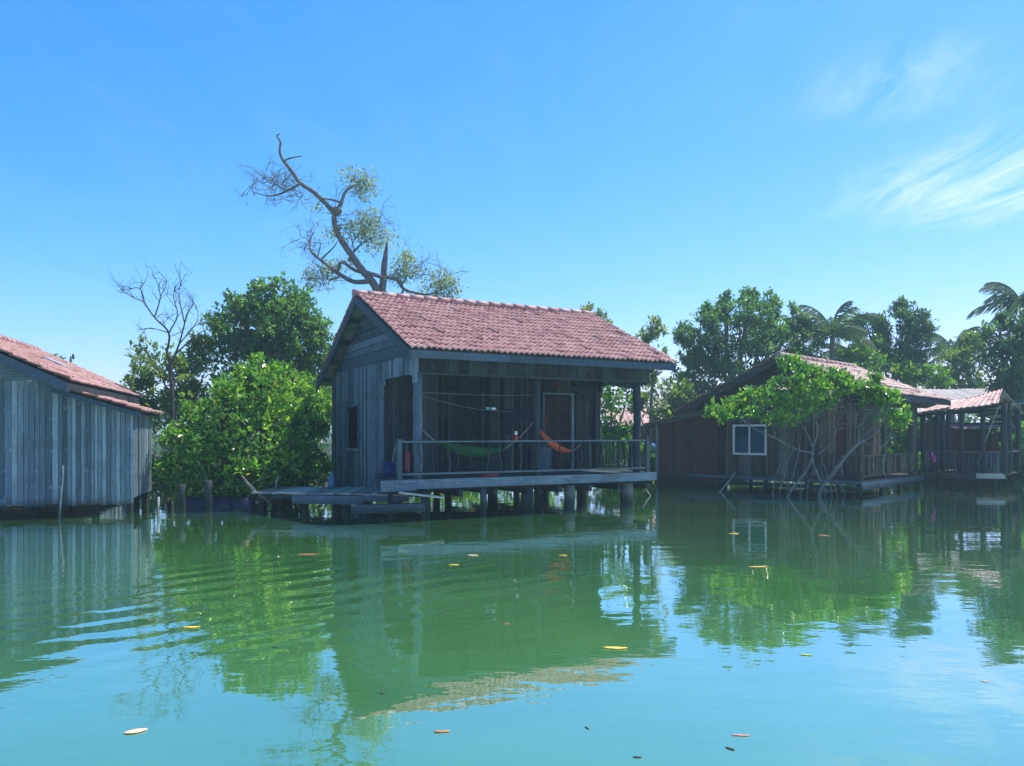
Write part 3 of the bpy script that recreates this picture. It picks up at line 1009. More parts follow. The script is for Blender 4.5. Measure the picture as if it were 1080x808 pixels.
DECK_Z = [DECK]
railing('railing', (-.40, -.10, 0), (5.98, -.10, 0), H, 1.575, .905, 21, 'rail', 'dark_z', True, .034, (.010, .022))
railing('railing', (6.03, -.02, 0), (6.03, 2.1, 0), H, 1.56, .90, 13, 'rail', 'dark_z', False, .02, (.018, .036))
railing('railing', (-.40, -.04, 0), (-.17, .72, 0), H, 1.55, .93, 4, 'rail', 'grey_z', False, .02)

# ------------------------------------------------------------------ things on the verandah
def hl(x, y, z):
    return H.matrix_basis @ Vector((x, y, z)) if False else Vector((-2.0 + x * math.cos(R(28.5)) - y * math.sin(R(28.5)), 16.0 + x * math.sin(R(28.5)) + y * math.cos(R(28.5)), z))


def hammock(name, label, a, b, sag, width, mk, belly=(0.12, 0.88)):
    """cloth slung between two points, gathered at both ends, with its ropes"""
    a, b = Vector(a), Vector(b)
    t = thing(name, label, 'hammock', ((a.x + b.x) / 2, (a.y + b.y) / 2, DECK))
    d = (b - a); side = Vector((-d.y, d.x, 0)).normalized()
    f0, f1 = belly
    def line(f):
        return a.lerp(b, f) - Vector((0, 0, sag * 4 * f * (1 - f)))
    mb = MB(); nu, nv = 28, 10
    for i in range(nu + 1):
        u = i / nu; f = f0 + (f1 - f0) * u
        c = line(f)
        w_ = .025 + width * (math.sin(math.pi * u) ** .75)
        for j in range(nv + 1):
            v = j / nv * 2 - 1
            fold = .012 * math.sin(v * 17 + u * 3) * (1 - .6 * math.sin(math.pi * u))
            mb.v.append(c + side * v * w_ + Vector((0, 0, (v * v) * w_ * .85 + fold)))
    for i in range(nu):
        for j in range(nv):
            k = i * (nv + 1) + j
            mb.face((k, k + 1, k + nv + 2, k + nv + 1), .5, True)
    cl = mb.build('cloth', M[mk], t, world=True)
    sm = cl.modifiers.new('thick', 'SOLIDIFY'); sm.thickness = .008
    for (fa, fb, e) in ((0, f0, 0), (1, f1, 1)):
        mb = MB(); mb.tube([line(fa + (fb - fa) * k / 4) for k in range(5)], .011, 6)
        mb.build('rope', M['rope'], t, world=True)
    return t


hammock('hammock', 'green hammock slung low behind the verandah railing', hl(.12, .25, 1.95), hl(3.0, .22, 2.05), .78, .24, 'green_cloth', (.16, .72))
hammock('hammock', 'orange-red hammock hanging near the closed door of the verandah', hl(2.98, .1, 1.86), hl(4.62, .75, 1.50), .38, .11, 'orange_cloth', (.03, .80))

t = thing('clothes_line', 'thin pale clothes line strung under the verandah beam', 'line', hl(1.5, .5, DECK))
mb = MB(); mb.tube([hl(.1 + 2.85 * k / 8, .12, 2.62 - .10 * math.sin(math.pi * k / 8) * .3) for k in range(9)], .004, 5)
mb.build('cord', M['rope'], t, world=True)
mb = MB(); mb.tube([hl(.1 + 2.8 * k / 8, .2 + .8 * k / 8, 2.58 - .10 * math.sin(math.pi * k / 8) - .04 * k) for k in range(9)], .004, 5)
mb.build('cord', M['rope'], t, world=True)

# hanging clothes
def cloth(name, label, cat, pts, mk, thick=.03):
    c = sum((Vector(p) for p in pts), Vector()) / len(pts)
    base = hl(c.x, c.y, c.z)
    mb = MB()
    lp = [hl(*p) for p in pts]
    nrm = (lp[1] - lp[0]).cross(lp[-1] - lp[0]).normalized()
    mb.prism([p - base for p in lp], nrm * thick, .5)
    o = mb.build(name, M[mk]); o.location = base
    bv = o.modifiers.new('soft', 'BEVEL'); bv.width = .012; bv.segments = 2
    return tag(o, label, cat)


cloth('hanging_jacket', 'dark navy jacket hanging over the line between the two verandah doors', 'clothes',
      [(2.62, 1.0, 2.30), (2.95, 1.0, 2.35), (3.3, 1.0, 2.45), (3.62, 1.0, 2.38), (3.66, 1.0, 2.05), (3.40, 1.0, 2.02), (3.05, 1.0, 2.08), (2.88, 1.0, 2.05), (2.80, 1.0, 1.72), (2.64, 1.0, 1.75)], 'navy_cloth')
cloth('hanging_cloth', 'small red cloth hung beside the navy jacket', 'clothes', [(3.70, .98, 2.14), (3.80, .98, 2.16), (3.81, .98, 2.02), (3.71, .98, 2.0)], 'dull_red')
cloth('hanging_towel', 'small teal and white strip of cloth pegged to the line', 'clothes', [(1.97, .68, 2.35), (2.09, .68, 2.347), (2.09, .68, 2.29), (1.97, .68, 2.293)], 'teal_cloth', .015)
cloth('hanging_towel', 'small white rag pegged beside the teal strip', 'clothes', [(2.13, .7, 2.342), (2.24, .7, 2.34), (2.24, .7, 2.29), (2.13, .7, 2.292)], 'white', .015)

t = thing('bucket', 'blue plastic bucket with a stick standing in it at the verandah corner', 'bucket', hl(-.20, 1.0, DECK))
mb = MB(); mb.lathe([(.13, .0), (.155, .12), (.17, .29), (.185, .30), (.185, .32), (.165, .32), (.15, .06)], hl(-.20, 1.0, DECK + .002), 22)
mb.build('body', M['blue_plastic'], t, world=True)
mb = MB(); mb.tube([hl(-.20, 1.0, DECK + .06), hl(-.14, 1.02, 1.2), hl(-.08, 1.05, 1.45)], .012, 6)
mb.build('stick', M['rope'], t, world=True)
t = thing('fire_extinguisher', 'slim red bottle hanging behind the railing next to the corner post', 'bottle', hl(-.02, .45, .95))
mb = MB(); mb.lathe([(.01, 0), (.05, .01), (.055, .04), (.055, .32), (.045, .38), (.018, .41), (.018, .46), (.022, .47)], hl(-.02, .45, .93), 16)
mb.build('body', M['red_plastic'], t, world=True)
mb = MB(); mb.beam(hl(-.02, .43, 1.41), hl(-.02, .33, 1.44), .03, .03)
mb.build('valve', M['navy_plastic'], t, world=True)
t = thing('soap_bottle', 'tiny red bottle with white cap standing on the top rail', 'bottle', hl(2.32, -.1, 1.6))
mb = MB(); mb.lathe([(.028, 0), (.034, .02), (.034, .09), (.016, .12)], hl(2.32, -.1, 1.5985), 12)
mb.build('body', M['red_plastic'], t, world=True)
mb = MB(); mb.lathe([(.03, .12), (.032, .13), (.03, .18), (.02, .2)], hl(2.32, -.1, 1.5985), 12)
mb.build('cap', M['white'], t, world=True)
mb = MB(); mb.hexa([Vector(p) for p in ((-.2, -.1, 0), (.2, -.1, 0), (.2, .1, 0), (-.2, .1, 0), (-.18, -.09, .05), (.18, -.08, .06), (.18, .09, .05), (-.18, .08, .045))])
o = mb.build('folded_cloth', plain('dull_red_cloth', (.30, .05, .06), .9, .1)); o.location = hl(1.75, .1, DECK + .002); o.rotation_euler = (0, 0, R(28))
tag(o, 'folded dull red cloth lying on the verandah floor by the railing', 'cloth')
mb = MB(); mb.box((0, 0, 0), (.42, .3, .55), .5); mb.box((-.01, -.01, .552), (.43, .31, .575), .7)
o = mb.build('wooden_crate', M['grey_x']); o.location = hl(3.95, 1.75, DECK + .002); o.rotation_euler = (0, 0, R(28.5))
tag(o, 'pale grey wooden box standing beside the red-brown door', 'crate')

# ------------------------------------------------------------------ landing stage on the near side
D = thing('landing_stage', 'low grey plank landing stage beside the gable wall of the stilt house', 'jetty', (-4.0, 17.2, 0))
ZD = .46
mb = MB()
nb = 22
for i in range(nb):
    a = -5.75 + 3.55 * i / nb; b = -5.75 + 3.55 * (i + 1) / nb - .012
    f = (i + .5) / nb
    yf = 16.95 - .75 * f + random.uniform(-.05, .05); ybk = 18.55 - .15 * f + random.uniform(-.04, .04)
    z = ZD + random.uniform(-.008, .008)
    mb.hexa([(a, yf, z - .04), (b, yf, z - .04), (b, ybk, z - .04), (a, ybk, z - .04), (a, yf, z), (b, yf, z), (b, ybk, z), (a, ybk, z)], tn(.2, .9))
mb.build('decking', M['pale_y'], D, world=True)
mb = MB()
mb.beam((-4.75, 16.62, ZD - .14), (-3.15, 16.32, ZD - .14), .05, .18, .6)
mb.beam((-3.14, 16.33, ZD - .10), (-2.2, 16.16, ZD - .10), .05, .11, .5)
mb.beam((-5.7, 17.4, ZD - .14), (-2.3, 17.0, ZD - .14), .1, .12, .4)
mb.beam((-5.7, 18.3, ZD - .14), (-2.3, 18.2, ZD - .14), .1, .12, .4)
mb.build('edge_beam', M['grey_x'], D, world=True)
for (x, y) in ((-5.6, 17.2), (-4.6, 16.8), (-3.6, 16.6), (-2.5, 16.35), (-5.5, 18.3), (-4.1, 18.2), (-2.7, 18.1)):
    mb = MB(); P = wob((x, y, -.7), (x + random.uniform(-.05, .05), y, ZD - .08), 4, .02); mb.tube(P, .065, 8, .5, jitter=.08)
    mb.build('stilt', M['dark_z'], D, world=True)

D2 = thing('boarding_step', 'low wooden step below the landing stage, close above the water', 'step', (-2.5, 15.9, 0))
mb = MB()
mb.beam((-3.25, 15.86, .235), (-1.80, 15.72, .30), .30, .05, .6)
mb.build('tread', M['grey_x'], D2, world=True)
mb = MB()
mb.beam((-3.28, 15.70, .16), (-1.76, 15.56, .23), .05, .13, .6)
mb.build('edge_beam', M['grey_x'], D2, world=True)
for (x, y, zt) in ((-3.1, 15.80, .21), (-2.5, 15.74, .5), (-1.82, 15.66, .55)):
    mb = MB(); mb.tube(wob((x, y, -.7), (x, y, zt), 3, .01), .05, 8, .4)
    mb.build('stilt', M['dark_z'], D2, world=True)
mb = MB(); mb.beam((-2.28, 15.45, .56), (-1.38, 15.62, .44), .20, .035, .7)
mb.beam((-2.25, 15.58, .53), (-1.55, 15.72, .45), .10, .03, .4)
o = mb.build('loose_plank', M['pale_x']); tag(o, 'loose grey plank sticking out past the landing stage in front of the deck corner', 'plank')

t = thing('plastic_jug', 'pale blue plastic bottle standing on the landing stage by the house corner', 'bottle', (-4.28, 18.2, ZD))
mb = MB(); mb.lathe([(.07, 0), (.085, .02), (.085, .12), (.075, .14), (.085, .16), (.07, .26), (.03, .33), (.03, .37)], (-4.28, 18.2, ZD + .012), 18)
mb.build('body', M['sky_plastic'], t, world=True)
mb = MB(); mb.lathe([(.034, .37), (.036, .375), (.034, .40)], (-4.28, 18.2, ZD + .012), 14)
mb.build('cap', M['navy_plastic'], t, world=True)
mb = MB()
mb.tube([(-5.55, 17.15, .30), (-5.9, 17.15, .62), (-6.05, 17.2, .80)], [.03, .035, .02], 6)
mb.tube([(-5.75, 17.13, .46), (-5.5, 17.05, .33), (-5.42, 17.05, .22)], [.03, .02, .012], 6)
o = mb.build('driftwood_branch', M['bark_pale']); tag(o, 'forked grey dead branch leaning at the outer end of the landing stage', 'branch')
mb = MB(); mb.tube([(-5.42, 17.6, ZD - .1), (-5.40, 17.6, .62), (-5.37, 17.62, .74)], [.028, .025, .02], 6)
o = mb.build('mooring_stick', M['rope']); tag(o, 'short pale stick standing up from the landing stage boards', 'stick')

# ================================================================== the house at the edge of the water, plank gable
LH = thing('plank_house', 'weathered grey plank house with low lean-to and red tiled roof beside the green bush', 'house', (-10.7, 16.1, 0), R(15.5))
LX0, LXP, LX1 = -4.9, -1.75, 1.35
LZP, LZE = 4.30, 2.84
LY0, LY1 = -.5, 8.4
rf = MB()
tile_roof(rf, (LX1 + .03, LY0, LZE), (LX1 + .03, LY1, LZE), (LXP, LY0, LZP), (LXP, LY1, LZP), .135, .29)
tile_roof(rf, (LX0 - .03, LY1, LZE), (LX0 - .03, LY0, LZE), (LXP, LY1, LZP), (LXP, LY0, LZP), .135, .29)
roof = rf.build('roof', M['tile'], LH)
mb = MB(); ridge_caps(mb, (LXP, LY0 - .03, LZP + .02), (LXP, LY1 + .03, LZP + .02)); mb.build('ridge_cap', M['tile'], roof)
mb = MB()
soffit_boards(mb, (LX1, LY0 + .03, LZE), (LX1, LY1 - .03, LZE), (LXP, LY0 + .03, LZP), (LXP, LY1 - .03, LZP), .045, n=10)
soffit_boards(mb, (LX0, LY1 - .03, LZE), (LX0, LY0 + .03, LZE), (LXP, LY1 - .03, LZP), (LXP, LY0 + .03, LZP), .045, n=10)
mb.build('soffit', M['soffit'], roof)
for yy in (LY0, LY1):
    mb = MB()
    for (xa, xb) in ((LX1 + .02, LXP), (LX0 - .02, LXP)):
        mb.hexa([(xa, yy - .018, LZE - .24), (xb, yy - .018, LZP - .24), (xb, yy + .018, LZP - .24), (xa, yy + .018, LZE - .24),
                 (xa, yy - .018, LZE - .035), (xb, yy - .018, LZP - .035), (xb, yy + .018, LZP - .035), (xa, yy + .018, LZE - .035)], .5)
    mb.build('bargeboard', M['trim'], roof)
mb = MB(); mb.box((LX1 + .002, LY0 + .02, LZE - .22), (LX1 + .028, LY1 - .02, LZE - .045), .3); mb.build('fascia', M['dark_y'], roof)
# a skylight sheet in the tiles
mb = MB()
def lslope(x, off):
    return LZE + (LZP - LZE) * (LX1 - x) / (LX1 - LXP) + off
mb.hexa([(.05, 4.2, lslope(.05, .03)), (.05, 4.9, lslope(.05, .03)), (-.45, 4.9, lslope(-.45, .03)), (-.45, 4.2, lslope(-.45, .03)),
         (.05, 4.2, lslope(.05, .085)), (.05, 4.9, lslope(.05, .085)), (-.45, 4.9, lslope(-.45, .085)), (-.45, 4.2, lslope(-.45, .085))])
mb.build('skylight', M['metal'], roof)
# lean-to roof
KX0, KX1, KZ0, KZ1 = 1.02, 2.72, 2.74, 2.22
rf = MB()
tile_roof(rf, (KX1, -.32, KZ1), (KX1, 2.6, KZ1), (KX0, -.32, KZ0), (KX0, 2.6, KZ0), .15, .31)
lr = rf.build('lean_to_roof', M['tile'], LH)
mb = MB(); soffit_boards(mb, (KX1 - .03, -.29, KZ1), (KX1 - .03, 2.57, KZ1), (KX0, -.29, KZ0), (KX0, 2.57, KZ0), .04, n=8); mb.build('soffit', M['dark_y'], lr)
mb = MB(); mb.hexa([(KX0, -.335, KZ0 - .13), (KX1, -.335, KZ1 - .13), (KX1, -.30, KZ1 - .13), (KX0, -.30, KZ0 - .13), (KX0, -.335, KZ0 - .03), (KX1, -.335, KZ1 - .03), (KX1, -.30, KZ1 - .03), (KX0, -.30, KZ0 - .03)], .3)
mb.build('bargeboard', M['trim'], lr)
# walls
def lbot(a):
    return .40 if a < -1.0 else (.33 if a < -.05 else (.20 + .03 * math.sin(a * 7)))
mb = MB()
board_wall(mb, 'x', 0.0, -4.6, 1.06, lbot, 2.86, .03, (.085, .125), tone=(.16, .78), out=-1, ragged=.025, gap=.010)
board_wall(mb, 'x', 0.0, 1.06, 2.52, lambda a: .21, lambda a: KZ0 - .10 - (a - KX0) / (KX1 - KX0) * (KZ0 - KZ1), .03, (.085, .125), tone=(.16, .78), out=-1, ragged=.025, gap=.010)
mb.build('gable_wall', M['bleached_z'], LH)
mb = MB()
z = 2.985
while z < LZP - .25:
    h_ = .2
    def lx(zq, s):
        f = (zq + .18 - LZE) / (LZP - LZE)
        return LX1 + (LXP - LX1) * f if s else LX0 + (LXP - LX0) * f
    a0, a1, b0, b1 = max(lx(z, 0), -4.6), min(lx(z, 1), 1.02), lx(z + h_, 0), min(lx(z + h_, 1), 1.02)
    if b1 - b0 > .2:
        mb.hexa([(a0, -.02, z), (a1, -.02, z), (a1, .03, z), (a0, .03, z), (b0, 0, z + h_ - .006), (b1, 0, z + h_ - .006), (b1, .03, z + h_ - .006), (b0, .03, z + h_ - .006)], tn(.15, .8))
    z += h_
mb.build('gable_siding', M['bleached_x'], LH)
mb = MB(); mb.box((-4.62, -.04, 2.865), (1.02, .02, 2.98), .6); mb.build('gable_beam', M['grey_x'], LH)
mb = MB()
board_wall(mb, 'y', 2.52, 0.02, 2.1, lambda a: .34 if a < 2 else .4, KZ1 + .06, .03, (.12, .18), tone=(.1, .9), out=1, batten=.04)
mb.build('side_wall', M['bleached_z'], LH)
mb = MB()
board_wall(mb, 'x', 2.1, 1.08, 2.5, .35, 2.25, .03, (.12, .18), tone=(.2, .8), out=1)
board_wall(mb, 'y', 1.04, 2.14, 8.0, .35, 2.9, .03, (.15, .2), tone=(.2, .8), out=1)
board_wall(mb, 'x', 8.0, -4.6, 1.04, .35, 2.86, .03, (.16, .22), tone=(.2, .8), out=1)
board_wall(mb, 'y', -4.6, 0.02, 8.0, .35, 2.86, .03, (.16, .22), tone=(.2, .8), out=-1)
mb.build('back_wall', M['grey_z'], LH)
mb = MB(); mb.box((-4.55, .06, .42), (1.0, 7.9, .46), .3); mb.box((1.06, .06, .36), (2.46, 2.06, .40), .3)
mb.build('floor', M['dark_x'], LH)
mb = MB()
for (x, y) in ((-3.5, .15), (-1.9, .2), (-.98, .12), (-.1, .15), (.55, .3), (1.1, .1), (1.75, .25), (2.42, .12), (2.42, 1.0), (2.4, 2.0), (-2.5, 2.5), (0, 2.5), (-2.5, 5), (0, 5)):
    mb = MB(); mb.tube(wob((x, y, -.7), (x + random.uniform(-.04, .04), y, .42), 3, .01), random.uniform(.05, .08), 9, .4, jitter=.05)
    mb.build('stilt', M['dark_z'], LH)
mb = MB(); mb.box((-.25, -.05, .25), (.12, -.036, .37), .7); mb.build('patch_board', M['grey_x'], LH)
mb = MB()
mb.tube(wob(at(62, 552, 15.55), at(66.5, 491, 15.85), 5, .008), [.026, .026, .025, .024, .022, .02], 7)
o = mb.build('leaning_pole', M['grey_z']); tag(o, 'thin grey pole leaning against the plank house wall from the water', 'pole')
mb = MB(); mb.tube(wob((-7.62, 16.5, -.5), (-7.6, 16.52, .38), 3, .01), .024, 7)
o = mb.build('mooring_pole', M['rope']); tag(o, 'thin pale stake in the water at the corner of the plank house', 'pole')
mb = MB(); P = wob((-7.35, 17.0, -.5), (-7.30, 17.05, .62), 5, .03); mb.tube(P, .07, 9, .4, jitter=.08)
o = mb.build('mooring_post', M['dark_z']); tag(o, 'thick dark post in the water between the plank house and the bush', 'post')
mb = MB(); P = wob((-6.78, 16.95, -.5), (-6.72, 17.05, .70), 5, .03); mb.tube(P, .075, 9, .4, jitter=.08)
o = mb.build('mooring_post', M['dark_z']); tag(o, 'thick dark post standing in the shade under the big green bush', 'post')
# ================================================================== the brown house across the water
G = thing('waterside_house', 'dark brown plank house with white-framed window, gable behind the small mangrove tree', 'house', (10.07, 22.1, 0), R(45))
GD = .39
GE, GP, GB = (-.85, 2.86), (2.25, 4.12), (6.0, 2.46)      # (place, height) of near eave, ridge, far eave
GX0, GX1 = -.55, 5.3
rf = MB()
# the near slope kicks out a little at the eave, like the real one
ky, kz = .15, 3.20
tile_roof(rf, (GX0, GE[0], GE[1]), (GX1, GE[0] - .05, GE[1] - .04), (GX0, ky, kz), (GX1, ky, kz - .02), .17, .30)
tile_roof(rf, (GX0, ky, kz), (GX1, ky, kz - .02), (GX0, GP[0], GP[1]), (GX1, GP[0], GP[1]), .17, .30)
tile_roof(rf, (GX1, GB[0], GB[1]), (GX0, GB[0], GB[1]), (GX1, GP[0], GP[1]), (GX0, GP[0], GP[1]), .17, .30)
roof = rf.build('roof', M['tile_old'], G)
mb = MB(); ridge_caps(mb, (GX0 - .03, GP[0], GP[1] + .02), (GX1 + .03, GP[0], GP[1] + .02)); mb.build('ridge_cap', M['tile_old'], roof)
mb = MB()
soffit_boards(mb, (GX0 + .03, GE[0], GE[1]), (GX1 - .03, GE[0], GE[1]), (GX0 + .03, GP[0], GP[1]), (GX1 - .03, GP[0], GP[1]), .06, n=12)
soffit_boards(mb, (GX1 - .03, GB[0], GB[1]), (GX0 + .03, GB[0], GB[1]), (GX1 - .03, GP[0], GP[1]), (GX0 + .03, GP[0], GP[1]), .05, n=14)
mb.build('soffit', M['soffit'], roof)
for xx in (GX0, GX1):
    mb = MB()
    for (a, b) in ((GE, GP), (GB, GP)):
        mb.hexa([(xx - .018, a[0], a[1] - .22), (xx + .018, a[0], a[1] - .22), (xx + .018, b[0], b[1] - .22), (xx - .018, b[0], b[1] - .22),
                 (xx - .018, a[0], a[1] - .04), (xx + .018, a[0], a[1] - .04), (xx + .018, b[0], b[1] - .04), (xx - .018, b[0], b[1] - .04)], .3)
    mb.build('bargeboard', M['brown_y'], roof)
mb = MB(); mb.box((GX0 + .03, GE[0] - .02, GE[1] - .20), (GX1 - .03, GE[0] + .008, GE[1] - .06), .3); mb.build('fascia', M['dark_x'], roof)
# a little lower roof along the front of the gable
rf = MB()
tile_roof(rf, (-.62, -.35, 2.82), (-1.25, 2.1, 3.02), (-.02, -.30, 3.10), (-.02, 2.1, 3.62), .17, .28)
lo = rf.build('porch_roof', M['tile_old'], G)
mb = MB(); mb.beam((-.64, -.35, 2.74), (-1.24, 2.1, 2.94), .04, .12, .3); mb.build('fascia', M['dark_y'], lo)


def gtop(a):
    return (GP[1] + (GE[1] - GP[1]) * (GP[0] - a) / (GP[0] - GE[0]) if a < GP[0] else GP[1] + (GB[1] - GP[1]) * (a - GP[0]) / (GB[0] - GP[0])) - .10


mb = MB()
board_wall(mb, 'y', 0.0, 1.25, 5.5, GD - .05, lambda a: min(gtop(a), 2.62), .03, (.13, .2), holes=[(2.96, 4.01, 1.12, 1.97)], tone=(.1, .8), batten=.05, out=-1)
mb.build('gable_wall', M['brown_z'], G)
mb = MB()
z = 2.63
while z < GP[1] - .3:
    def gy(zq, s):
        f0 = (zq + .12 - GE[1]) / (GP[1] - GE[1]); f1 = (zq + .12 - GB[1]) / (GP[1] - GB[1])
        return GE[0] + (GP[0] - GE[0]) * f0 if not s else GB[0] + (GP[0] - GB[0]) * f1
    h_ = .2
    a0, a1, b0, b1 = max(gy(z, 0), 0), min(gy(z, 1), 5.5), max(gy(z + h_, 0), 0), min(gy(z + h_, 1), 5.5)
    if b1 - b0 > .2:
        mb.hexa([(.02, a0, z), (.02, a1, z), (-.03, a1, z), (-.03, a0, z), (.02, b0, z + h_ - .008), (.02, b1, z + h_ - .008), (-.005, b1, z + h_ - .008), (-.005, b0, z + h_ - .008)], tn(.2, .8))
    z += h_
mb.build('gable_siding', M['brown_y'], G)
wf = MB()
wf.box((-.045, 2.91, 1.06), (.02, 4.06, 1.12), .8); wf.box((-.045, 2.91, 1.97), (.02, 4.06, 2.03), .8)
wf.box((-.045, 2.91, 1.122), (.02, 2.96, 1.968), .8); wf.box((-.045, 4.01, 1.122), (.02, 4.06, 1.968), .8); wf.box((-.04, 3.47, 1.122), (.02, 3.51, 1.968), .8)
win = wf.build('window', M['white'], G)
mb = MB()
for (a, b) in ((2.965, 3.465), (3.515, 4.005)):
    for k in range(9):
        z0 = 1.13 + .0925 * k
        mb.hexa([(-.01, a, z0), (-.01, b, z0), (-.006, b, z0), (-.006, a, z0), (.03, a, z0 + .092), (.03, b, z0 + .092), (.034, b, z0 + .092), (.034, a, z0 + .092)], .5)
mb.build('pane', M['glass'], win)
mb = MB()
board_wall(mb, 'x', 1.25, .03, 5.0, GD, 3.45, .03, (.14, .22), holes=[(1.2, 2.0, GD, 2.35)], tone=(.1, .8), out=-1)
mb.build('verandah_wall', M['brown_z'], G)
mb = MB()
for i in range(5):
    a = 1.22 + .155 * i
    mb.box((a, 1.29, GD + .02), (a + .15, 1.32, 2.34), tn(.1, .6))
mb.build('door', M['maroon_z'], G)
mb = MB()
board_wall(mb, 'y', 5.0, 1.3, 5.5, GD - .1, 2.5, .03, (.15, .22), tone=(.1, .7), out=1)
board_wall(mb, 'x', 5.5, .05, 4.95, GD - .1, 2.55, .03, (.15, .22), tone=(.1, .7), out=1)
mb.build('back_wall', M['brown_z'], G)
# deck, posts, rail of the corner verandah
mb = MB()
x = -.35
while x < 4.9:
    mb.box((x, -.12, GD - .04), (x + .14, 5.6 if x < -.05 else (1.24 if x > .03 else 1.2), GD), tn(.2, .8)); x += .15
mb.build('deck', M['brown_y'], G)
mb = MB()
mb.box((-.36, -.155, GD - .26), (2.1, -.125, GD - .045), .75); mb.box((2.106, -.15, GD - .22), (4.95, -.125, GD - .045), .5)
mb.box((-.39, -.12, GD - .10), (-.36, 5.6, GD - .0), .5); mb.box((-.37, -.1, GD - .28), (-.34, 5.6, GD - .16), .4)
mb.build('deck_edge', M['grey_x'], G)
for i, (x, y, top, mk) in enumerate(((-.1, -.02, 2.85, 'brown_z'), (1.7, -.02, 2.80, 'brown_z'), (4.2, -.02, 2.80, 'brown_z'), (.0, 1.2, 2.6, 'brown_z'), (4.55, .0, 2.80, 'dark_z'))):
    mb = MB(); mb.tube(wob((x, y, GD), (x, y, top), 4, .01), .075 if i != 2 else .11, 8, .55, jitter=.04); mb.build('post', M[mk], G)
mb = MB(); mb.box((GX0 + .1, -.08, 2.62), (4.9, 0.0, 2.80), .3); mb.build('beam', M['dark_x'], G)
DECK_Z[0] = GD
railing('railing', (-.1, -.08, 0), (4.2, -.08, 0), G, 1.10, .52, 26, 'brown_x', 'brown_z', False, .015, (.02, .045))
railing('railing', (-.2, .0, 0), (-.2, 1.15, 0), G, 1.10, .52, 8, 'brown_y', 'brown_z', False, .012, (.02, .04))
for (x, y) in ((-.25, .0), (-.25, 1.4), (-.25, 2.8), (-.25, 4.2), (-.25, 5.4), (1.4, -.05), (2.9, -.05), (4.6, -.05), (2, 2.5), (2, 4.5), (4.5, 2.5)):
    mb = MB(); mb.tube(wob((x, y, -.7), (x, y, GD - .06), 3, .01), .07, 8, .4, jitter=.05); mb.build('stilt', M['dark_z'], G)
# maroon lean-to at the far side
mb = MB()
board_wall(mb, 'y', -.36, 4.42, 6.75, -.35, lambda a: 2.47 - (a - 4.4) * .17, .03, (.13, .18), tone=(.25, .75), batten=.035, out=-1)
board_wall(mb, 'x', 4.42, -.32, 0.0, -.35, 2.4, .03, (.14, .18), tone=(.2, .7), out=-1)
board_wall(mb, 'x', 6.75, -.32, 3.0, -.35, 2.05, .03, (.14, .18), tone=(.2, .7), out=1)
mb.build('lean_to_wall', M['maroon_z'], G)
mb = MB(); mb.box((-.42, 6.70, -.35), (-.33, 6.79, 2.08), .8); mb.build('corner_post', M['grey_z'], G)
rf = MB()
tile_roof(rf, (3.2, 7.1, 2.12), (-.75, 7.1, 2.06), (3.2, 3.9, 2.62), (-.75, 3.9, 2.62), .10, .9, .014, .012)
lo = rf.build('lean_to_roof', M['tile_grey'], G)
mb = MB(); mb.beam((-.70, 7.05, 2.0), (-.70, 3.95, 2.54), .04, .10, .5); mb.beam((3.1, 7.02, 2.04), (-.7, 7.02, 1.98), .04, .1, .4); mb.build('fascia', M['brown_y'], lo)

mb = MB(); P = [at(756, 521, 22.9), at(766, 511, 23.0), at(776, 497.5, 23.3)]; P[0].z = -.1; mb.tube(P, [.028, .024, .02], 6)
o = mb.build('slanting_stick', M['rope']); tag(o, 'pale stick slanting out of the water against the maroon lean-to wall', 'stick')
mb = MB(); P = [at(678, 512, 21.5), at(690, 524, 21.5)]; P[1].z = -.15; mb.tube(P, [.022, .022], 6)
o = mb.build('slanting_stick', M['rope']); tag(o, 'thin pale stick dipping into the water under the corner of the verandah deck', 'stick')

# ================================================================== open pavilion
PV = thing('open_pavilion', 'open wooden pavilion on stilts with a wavy red roof at the far water edge', 'pavilion', (14.6, 25.0, 0))
PZ = .45
e0, e1 = Vector((13.45, 25.65, 2.40)), Vector((15.15, 23.9, 2.66))
t0, t1 = Vector((15.2, 26.9, 2.84)), Vector((16.1, 25.2, 3.20))
b0, b1 = Vector((17.5, 28.1, 2.25)), Vector((17.6, 26.3, 2.35))
rf = MB(); tile_roof(rf, e0, e1, t0, t1, .16, .8, .024, .014)
roof = rf.build('roof', M['tile_old'], PV, world=True)
rf = MB(); tile_roof(rf, b1, b0, t1, t0, .10, .8, .014, .012)
r2 = rf.build('roof', M['tile_grey'], PV, world=True); r2['label'] = 'grey corrugated sheet slope'
mb = MB()
for f in (.02, .3, .6, .98):
    mb.beam(e0.lerp(t0, f) - Vector((0, 0, .07)), e1.lerp(t1, f) - Vector((0, 0, .07)), .06, .08, .4)
    mb.beam(b0.lerp(t0, f) - Vector((0, 0, .07)), b1.lerp(t1, f) - Vector((0, 0, .07)), .06, .08, .6)
mb.build('purlin', M['dark_x'], roof, world=False)
bpy.data.objects[roof.children[0].name].location = -Vector(PV.location)
mb = MB()
A0, A1, A2, A3 = Vector((13.75, 25.7, PZ)), Vector((15.3, 24.1, PZ)), Vector((17.2, 26.1, PZ)), Vector((15.7, 27.6, PZ))
n = 16
for i in range(n):
    a, b = i / n, (i + 1) / n - .004
    q = [A0.lerp(A1, a), A0.lerp(A1, b), A3.lerp(A2, b), A3.lerp(A2, a)]
    mb.hexa([p - Vector((0, 0, .04)) for p in q] + q, tn(.2, .8))
mb.build('deck', M['brown_x'], PV, world=True)
mb = MB()
mb.beam(A0 - Vector((0, 0, .12)), A0.lerp(A1, .72) - Vector((0, 0, .12)), .05, .14, .4)
mb.build('deck_edge', M['brown_x'], PV, world=True)
mb = MB()
